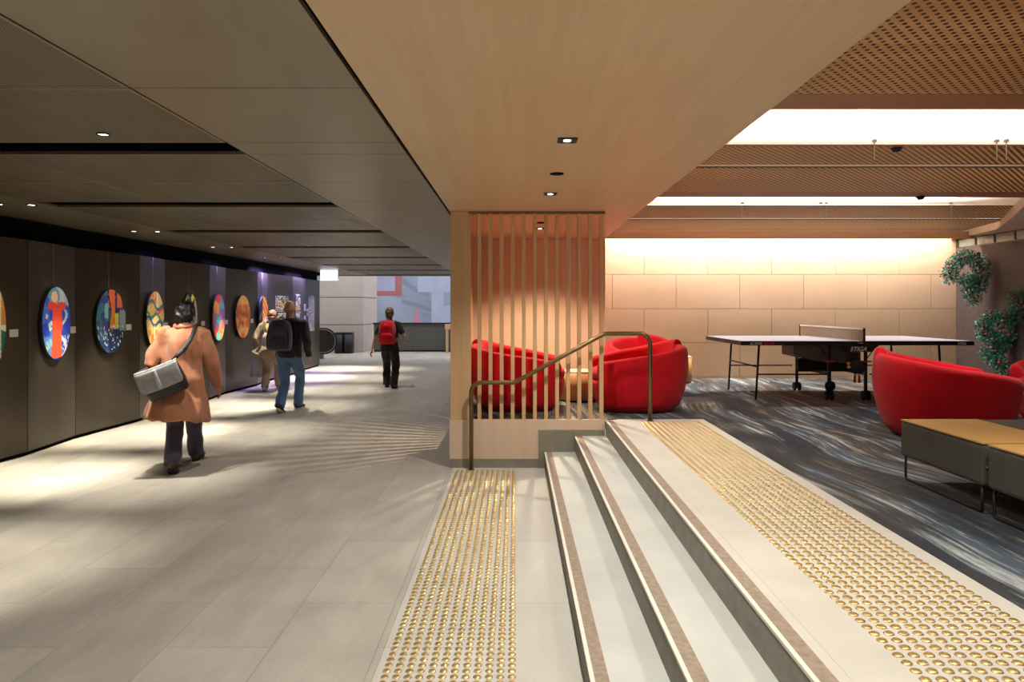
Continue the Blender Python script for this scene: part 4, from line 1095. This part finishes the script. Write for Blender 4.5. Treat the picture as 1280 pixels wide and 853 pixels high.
def jacket(p, root_, mat, name, hem, seed, bulk=1.0, rx=None, sleeve=1.0, short=False, flare=(.14, .19), hemshift=(0, 0), fold=(.016, 8, 9)):
    k = p.k; m = MB()
    P = lambda t, dx=0, dy=0: p.pel + p.up * t * k + Vector((dx, dy, 0))
    top = [(.30, (.125, .185)), (.40, (.125, .195)), (.465, (.11, .185)), (.505, (.088, .13)), (.54, (.068, .078))]
    path, rad = [], []
    if hem < 0:
        path.append(p.pel + Vector((hemshift[0], hemshift[1], hem * k))); rad.append((flare[0] * k, flare[1] * k))
        path.append(p.pel + Vector((hemshift[0] * .5, hemshift[1] * .5, hem * .5 * k))); rad.append(((flare[0] + .132) / 2 * k * bulk, (flare[1] + .185) / 2 * k * bulk))
    else:
        path.append(P(hem)); rad.append((.132 * k * bulk, .178 * k * bulk))
    for t, (a, b) in [(.08, (.128, .175)), (.20, (.122, .17))] + top: path.append(P(t)); rad.append((a * k * bulk, b * k * bulk))
    m.tube(path, rad, 24, up=(0, 1, 0))
    for sd in (-1, 1):
        s, e, w = p.S[sd], p.E[sd], p.W[sd]; q = sleeve * k
        if short:
            mid = lerpv(s, e, .72); m.tube([s + (p.neck - s) * .4, s, lerpv(s, e, .4), mid], [.066 * q, .074 * q, .068 * q, .066 * q], 16)
        else:
            m.tube([s + (p.neck - s) * .4, s, lerpv(s, e, .5), e, lerpv(e, w, .5), lerpv(e, w, .97)], [.066 * q, .080 * q, .070 * q, .060 * q, .054 * q, .046 * q], 16)
    return m.build(name, mat, root_, remesh=.010, smooth_it=3, fold=fold + (seed,))
def hair(p, root_, mat, full=True, puff=1.0):
    k = p.k; m = MB(); R = p.R; c = p.head
    if full:
        m.ell(c + R @ Vector((0, -.018, .03)) * k, (.087 * k * puff, .100 * k * puff, .108 * k * puff), R); m.ell(c + R @ Vector((0, -.050, -.035)) * k, (.076 * k * puff, .062 * k * puff, .075 * k), R)
        m.build('hair', mat, root_, remesh=.008, smooth_it=1, fold=(.013, 24, 24, 4))
    else:   # thin fringe around the back of the head
        m.ell(c + R @ Vector((0, -.028, -.010)) * k, (.0785 * k, .080 * k, .055 * k), R); m.build('hair', mat, root_, remesh=.008, smooth_it=1)
def person(loc, rz, label):
    return root('person', loc, label, 'person', None, None, rz)
def local(root_, loc, rz):    # carried things use the walker's frame
    return Matrix.Translation(loc) @ Matrix.Rotation(rz, 4, 'Z')

def cloth(name, c, sheen=.2): return fabric(name, c, sheen, 160, .14)
# --- walker in the brown coat
loc, rz = (-3.30, 6.95, 0), .22
w1 = person(loc, rz, 'person in a long brown coat and dark trousers walking away with a shoulder bag')
tO = ((.05, 1, -.55), (.15, 1, .04))
p = Pose(1.72, .86, .16, (-.03, -.20, .10), (.05, .42, .078), (-.25, .16, .84), (.31, .20, .80), headdrop=.42, shoulder=.175)
body(p, w1, SKIN2, tO); trousers(p, w1, cloth('navy_trousers', (66, 62, 82)), 2, (.10, .088, .080, .078)); shoes(p, w1, mottled('brown_shoe', (70, 48, 34), .5), M['rubber'], tO)
jacket(p, w1, cloth('brown_coat', (176, 118, 88)), 'coat', -.36, 5, 1.10, flare=(.23, .30), hemshift=(-.03, -.03), sleeve=1.02, fold=(.036, 6, 4.5))
hair(p, w1, mottled('black_hair', (22, 18, 17), .5), True, 1.16)
MB().tube([p.neck + Vector((.075 * math.cos(t), .01 + .075 * math.sin(t), .035 + .02 * math.sin(t))) for t in (2 * PI * q / 20 for q in range(20))], .020, 8, closed=True).build('collar', cloth('brown_collar', (150, 92, 66)), w1)
# shoulder bag
bm_ = local(None, loc, rz)
bag = root('shoulder_bag', (0, 0, 0), 'grey and black messenger bag hanging on the back of the brown coat', 'bag')
bag.location = loc; bag.rotation_euler.z = rz
R_ = Matrix.Rotation(-.38, 3, 'Y') @ Matrix.Rotation(.12, 3, 'X')
bc = Vector((-.135, -.225, .955))
def bagmap(mb):
    mb.v = [bc + R_ @ q for q in mb.v]; return mb
bw = .185
bagmap(MB().loft([(.01, .0, -.215, bw * .86, .035), (.01, 0, -.20, bw * .97, .058), (.01, 0, -.10, bw * 1.03, .074), (.01, 0, .0, bw, .066), (.01, 0, .07, bw * .97, .045), (.01, 0, .085, bw * .92, .025)], 36, 4)).build('bag_body', mottled('black_canvas', (34, 33, 34), .6), bag)
fl_ = MB(); rows_ = []
for i in range(15):
    t = i / 14
    if t < .3: q = t / .3 * PI / 2; yy, zc_ = .05 * math.cos(PI - q) - .012, .088 + .012 * math.sin(q)
    else: q = (t - .3) / .7; yy, zc_ = -.070 - .028 * math.sin(q * PI * .62), .10 - .215 * q
    hw_ = (bw + .012) * (1 if t < .86 else 1 - .10 * ((t - .86) / .14) ** 2)
    sag = lambda u: -.012 * (1 - u * u) * max(0, t - .4)
    rows_.append((yy, zc_, hw_, sag))
for dy in (0, 1):
    pass
vs, fs_ = [], []
nu = 16
for lay in (0, .007):
    for yy, zc_, hw_, sag in rows_:
        for j in range(nu + 1):
            u = -1 + 2 * j / nu; vs.append(Vector((u * hw_ + .005, yy - lay + .010 * u * u, zc_ + sag(u) + lay * .5)))
n1 = len(rows_) * (nu + 1)
for i in range(len(rows_) - 1):
    for j in range(nu):
        a_ = i * (nu + 1) + j; q = (a_, a_ + 1, a_ + nu + 2, a_ + nu + 1); fs_.append(q); fs_.append(tuple(reversed([k_ + n1 for k_ in q])))
edge_ = [j for j in range(nu + 1)] + [i * (nu + 1) + nu for i in range(1, len(rows_))] + [(len(rows_) - 1) * (nu + 1) + j for j in range(nu - 1, -1, -1)] + [i * (nu + 1) for i in range(len(rows_) - 2, 0, -1)]
for i in range(len(edge_)):
    a_, b_ = edge_[i], edge_[(i + 1) % len(edge_)]; fs_.append((a_, a_ + n1, b_ + n1, b_))
fl_.add(vs, fs_, True)
bagmap(fl_).build('flap', mottled('grey_flap', (158, 158, 158), .45), bag)
bs_ = MB(); bs_.tube([(-.01, y_ - .010, z_) for y_, z_, _, _ in rows_[5:]], [(.004, .016)] * len(rows_[5:]), 8, up=(0, -1, 0))
bagmap(bs_).build('buckle_strap', mottled('light_strap', (190, 190, 188), .5), bag)
sh = p.neck + Vector((.135, 0, .025))
MB().tube([bc + R_ @ Vector((.17, -.04, .09)), Vector((.045, -.21, 1.17)), p.neck + Vector((.105, -.165, -.10)), sh + Vector((.0, -.06, .012)), sh + Vector((.005, .035, .022)), sh + Vector((-.03, .15, -.09)), Vector((-.02, .33, 1.15)), Vector((-.20, .24, 1.05)), bc + R_ @ Vector((-.17, .04, .09))], [(.006, .019)] * 9, 8, up=(0, -1, 0)).build('strap', M['black'], bag)

# --- walker in the beige coat
loc, rz = (-4.72, 13.6, 0), .10
w2 = person(loc, rz, 'person in a loose beige coat and beige trousers walking beside the gallery wall')
p = Pose(1.58, .80, .12, (-.05, -.26, .11), (.07, .33, .074), (-.26, .05, .78), (.18, .26, .86), headdrop=.25, shoulder=.18)
t2 = ((.0, 1, -.6), (.1, 1, .05))
beige = cloth('beige_coat', (178, 158, 118)); body(p, w2, SKIN, t2)
trousers(p, w2, cloth('beige_trousers', (186, 160, 132)), 7, (.10, .088, .082, .080)); shoes(p, w2, mottled('tan_shoe', (176, 140, 116), .6), M['card'], t2)
jacket(p, w2, beige, 'coat', -.20, 9, 1.12, flare=(.27, .34), hemshift=(-.10, -.02), sleeve=1.2, fold=(.040, 6, 5))
hair(p, w2, mottled('brown_hair', (132, 96, 76), .7), True, 1.10)
sl_ = root('sling_pack', (0, 0, 0), 'cream and olive sling pack on the back of the beige coat', 'bag'); sl_.location = loc; sl_.rotation_euler.z = rz
MB().loft([(.02, -.20, .86, .10, .05), (.02, -.215, .90, .14, .075), (.03, -.21, 1.04, .14, .075), (.04, -.18, 1.12, .11, .05)], 20, 3).build('pouch', cloth('cream_pack', (222, 208, 180)), sl_)
for x in (-.10, .10): MB().tube([(x + .02, -.17, .92), (x, -.165, 1.10), (x * .95, -.12, 1.28), (x * .9, 0.03, 1.345), (x * .9, .14, 1.30), (x, .26, 1.10), (x * 1.25, .20, .95)], [(.006, .022)] * 7, 8, up=(0, -1, 0)).build('strap', cloth('olive_strap', (108, 96, 60)), sl_)
pb = root('carrier_bag', (0, 0, 0), 'white carrier bag hanging from the hand of the beige coated walker', 'bag'); pb.location = loc; pb.rotation_euler.z = rz
hw = p.W[-1] + Vector((.0, 0.03, -.08)); MB().loft([(hw.x - .0, hw.y, hw.z - .46, .10, .06), (hw.x, hw.y, hw.z - .42, .16, .10), (hw.x, hw.y, hw.z - .22, .14, .09), (hw.x, hw.y, hw.z - .12, .08, .05), (hw.x, hw.y, hw.z - .08, .02, .02)], 20).jitter(.012, 14, 2).build('bag_body', mottled('white_plastic', (232, 230, 224), .4), pb)
MB().tube([hw + Vector((0, -.03, -.10)), hw + Vector((0, -.025, -.0)), hw + Vector((0, .0, .012)), hw + Vector((0, .025, -.0)), hw + Vector((0, .03, -.10))], .006, 8).build('handle', mottled('white_handle', (226, 224, 220), .4), pb)

# --- bald walker with the dark backpack
loc, rz = (-3.50, 10.90, 0), -.06
w3 = person(loc, rz, 'bald person in a black jacket and blue jeans walking away')
t3 = ((.0, 1, -.55), (.15, 1, .03))
p = Pose(1.74, .885, .04, (-.03, -.30, .12), (.05, .24, .078), (-.20, .24, .98), (.27, .12, .84), headdrop=.05, shoulder=.21)
body(p, w3, SKIN, t3); trousers(p, w3, cloth('blue_jeans', (78, 106, 146)), 12, (.106, .092, .078, .072)); shoes(p, w3, mottled('black_trainer', (28, 28, 30), .5), mottled('white_sole', (226, 222, 214), .5), t3)
jacket(p, w3, cloth('black_jacket', (34, 33, 40)), 'jacket', -.06, 14, 1.08, sleeve=1.1, flare=(.135, .19))
hair(p, w3, mottled('shaved_hair', (196, 152, 128), .7), False)
def backpack(p, loc, rz, label, c_main, c_pocket, c_trim, w=.15, h=.44, d=.085, z0=None, x=0, shoulderdy=0):
    e = root('backpack', (0, 0, 0), label, 'backpack'); e.location = loc; e.rotation_euler.z = rz
    k = p.k; base = p.pel + p.up * .06 * k + Vector((x, 0, 0)); up = p.up
    back = .135 * k + .02
    cy = lambda t: (base + up * t).y - back - d
    secs = [(base.x, cy(t * h), (base + up * t * h).z, w * s, d * q) for t, s, q in ((0, .80, .75), (.05, .95, .95), (.3, 1, 1.05), (.6, .98, 1), (.85, .86, .85), (.96, .66, .65), (1.0, .35, .35))]
    mm = cloth(label.split()[0] + '_pack', c_main); mp_ = cloth(label.split()[0] + '_pocket', c_pocket); mt = cloth(label.split()[0] + '_trim', c_trim)
    MB().loft(secs, 28, 3.2).build('pack_body', mm, e)
    MB().loft([(base.x, cy(t * h) - d * .9, (base + up * t * h).z, w * s * .74, .035 * s) for t, s in ((.06, .8), (.09, 1), (.36, 1), (.44, .8), (.47, .45))], 24, 3).build('front_pocket', mp_, e)
    MB().loft([(base.x, cy(t * h) - d * .68, (base + up * t * h).z, w * s * .55, .032 * s) for t, s in ((.60, .7), (.63, 1), (.80, .95), (.86, .5))], 24, 2.4).build('top_pocket', mp_, e)
    for s in (-1, 1):
        MB().tube([(base.x + s * w * .82, cy(.1 * h) - d * .9, (base + up * h * .08).z), (base.x + s * w * .88, cy(.4 * h) - d * .85, (base + up * h * .45).z), (base.x + s * w * .62, cy(.85 * h) - d * .62, (base + up * h * .86).z)], [(.006, .013)] * 3, 8, up=(0, -1, 0)).build('side_strap', mt, e)
        sx = s * .115 * k; nk = p.neck
        MB().tube([(base.x + s * .09, cy(.93 * h) + d * .5, (base + up * h * .93).z), (sx, nk.y - .10, nk.z - .01), (sx, nk.y - .01, nk.z + .012), (sx, nk.y + .10, nk.z - .05), (sx * 1.1, p.chest.y + .155, p.chest.z + .02), (sx * 1.6, p.chest.y + .05, p.chest.z - .16), (base.x + s * w * .9, cy(.1 * h) + d * .6, (base + up * h * .1).z)], [(.008, .026)] * 7, 8, up=(0, -1, 0)).build('shoulder_strap', mt, e)
    hp = base + up * h; MB().tube([(base.x - .035, cy(h) + d * .4, hp.z - .02), (base.x - .03, cy(h) + d * .5, hp.z + .03), (base.x + .03, cy(h) + d * .5, hp.z + .03), (base.x + .035, cy(h) + d * .4, hp.z - .02)], .008, 8).build('grab_handle', mt, e)
    return e
backpack(p, loc, rz, 'dark grey purple backpack worn by the bald walker', (66, 62, 82), (50, 46, 62), (30, 29, 36), w=.185, h=.47, d=.10, x=-.05)

# --- walker with the red backpack
loc, rz = (-2.49, 13.95, 0), -.03
w4 = person(loc, rz, 'person in a black T-shirt and black trousers walking away at the far end')
p = Pose(1.62, .83, .02, (-.09, .16, .074), (.09, -.06, .074), (-.36, .03, .76), (.27, .20, .95), headdrop=.02, shoulder=.185)
t4 = ((-.1, 1, 0), (.2, 1, 0))
body(p, w4, SKIN, t4); trousers(p, w4, cloth('black_trousers', (30, 29, 30)), 22, (.108, .094, .086, .082)); shoes(p, w4, mottled('black_shoe', (24, 23, 24), .4), M['rubber'], t4)
jacket(p, w4, cloth('black_shirt', (36, 30, 30)), 't_shirt', -.04, 24, 1.0, short=True, sleeve=.95, flare=(.13, .185))
hair(p, w4, mottled('short_brown_hair', (84, 58, 44), .6), True, 1.02)
rb = backpack(p, loc, rz, 'red backpack with grey straps worn by the farthest walker', (206, 26, 44), (214, 22, 40), (120, 108, 96), w=.17, h=.46, d=.085)
# ================================================================== LIGHT
WARM = (1.0, .80, .58); WARM2 = (1.0, .91, .79); NEUT = (1.0, .95, .87); COOL = (.86, .90, 1.0)
K = 1.0
# cove strips on top of the rafts
for yv, x1 in ((2.75, 6.8), (5.95, 6.8), (9.75, 6.4)):
    area('cove_strip', ((1.3 + x1) / 2, yv, 2.90), (x1 - 1.35, .12), 230 * K, WARM2, (PI, 0, 0))
area('pelmet_strip', (4.1, 10.83, 3.02), (5.4, .10), 230 * K, (1.0, .94, .86), (math.radians(12), 0, 0))
# downlights in the black raft slots
for yv in (2.79, 5.98 - .0, 9.10):
    for x in (1.9, 3.2, 4.5, 5.8):
        spot('raft_spot', (x, yv, 2.74), (x, yv, 0), 92 * K, (1.0, .97, .91), 100, .8, .04)
# soffit downlights
for yv in (.2, 2.1, 4.03, 5.93):
    spot('soffit_spot', (.297, yv, ZS - .02), (.297, yv, 0), 135 * K, (1.0, .97, .91), 120, .8, .03)
spot('alcove_spot', (.30, 8.54, ZS - .02), (.30, 8.54, 0), 300 * K, WARM, 125, .6, .03)
# gallery spots along the concourse
for c in WSP:
    spot('gallery_spot', (-4.56, c, ZD - .02), (-4.70, c, 0), (250 if abs(c - 13.65) < .3 else 800) * K, (1.0, .93, .76), 56, .9, .03)
    spot('gallery_spot', (-3.6, c, ZD - .02), (-3.5, c, 0), 360 * K, (1.0, .94, .80), 56, .9, .03)  # added spot without a fitting, stretches the floor bands toward mid concourse
    spot('slot_spot', (-2.4, c, ZD - .02), (-2.4, c, 0), 72 * K, (1.0, .95, .87), 120, .9, .03)
for yn in [(J[i] + J[i + 1]) / 2 for i in range(len(J) - 1) if J[i + 1] - J[i] < 1.0]:
    spot('panel_spot', (-4.46, yn, ZD - .02), (-5.33, yn, .45), 330 * K, (1.0, .88, .62), 32, 1.0, .03)
for yn in [(J[i] + J[i + 1]) / 2 for i in range(len(J) - 1)]:  # added fill spots to brighten paintings and posters, no fittings there
    spot('art_fill', (-4.30, yn - .1, ZD - .02), (-5.28, yn, 1.38), (80 if yn > 14 else 50) * K, (1.0, .92, .78), 44, 1.0, .03)
# violet accent along the far gallery panels
for a, b, e in ((9.95, 10.7, 2.5), (12.2, 12.95, 5), (14.45, 15.15, 50), (15.3, 16.5, 8), (16.7, 17.8, 50)):
    area('violet_strip', (-5.20, (a + b) / 2, 2.50), (.05, b - a), e * K, (.38, .30, 1.0), (0, math.radians(20), 0), math.radians(120))
# daylight atrium at the far end
area('atrium_daylight', (-4, 28.5, 6.0), (10, 6), 480 * K, COOL, (math.radians(25), 0, 0))
area('atrium_front', (-4, 23.3, 5.2), (8, 3), 260 * K, COOL, (0, 0, 0))
W = bpy.data.worlds.new('ambient_fill'); SC.world = W; W.use_nodes = True  # even fill light standing in for the unbuilt rest of the concourse
W.node_tree.nodes['Background'].inputs[0].default_value = (1.0, .95, .88, 1); W.node_tree.nodes['Background'].inputs[1].default_value = .6
# ================================================================== CAMERA
cam = bpy.data.cameras.new('camera'); co = bpy.data.objects.new('camera', cam); COL.objects.link(co); SC.camera = co
cam.sensor_width = 36; cam.lens = F / 1280 * 36; co.location = (0, 0, H); co.rotation_euler = (PI / 2, 0, 0)
cam.shift_x = (640 - CX) / 1280; cam.shift_y = (CY - 426.5) / 1280
cam.clip_start = .05; cam.clip_end = 200
SC.view_settings.view_transform = 'Standard'; SC.view_settings.look = 'None'; SC.view_settings.gamma = 1; SC.view_settings.use_curve_mapping = False
SC.view_settings.exposure = 0.0
SC.cycles.max_bounces = 8; SC.cycles.diffuse_bounces = 5; SC.cycles.glossy_bounces = 3; SC.cycles.caustics_reflective = False; SC.cycles.caustics_refractive = False
SC.cycles.sample_clamp_indirect = 2; SC.cycles.use_denoising = True
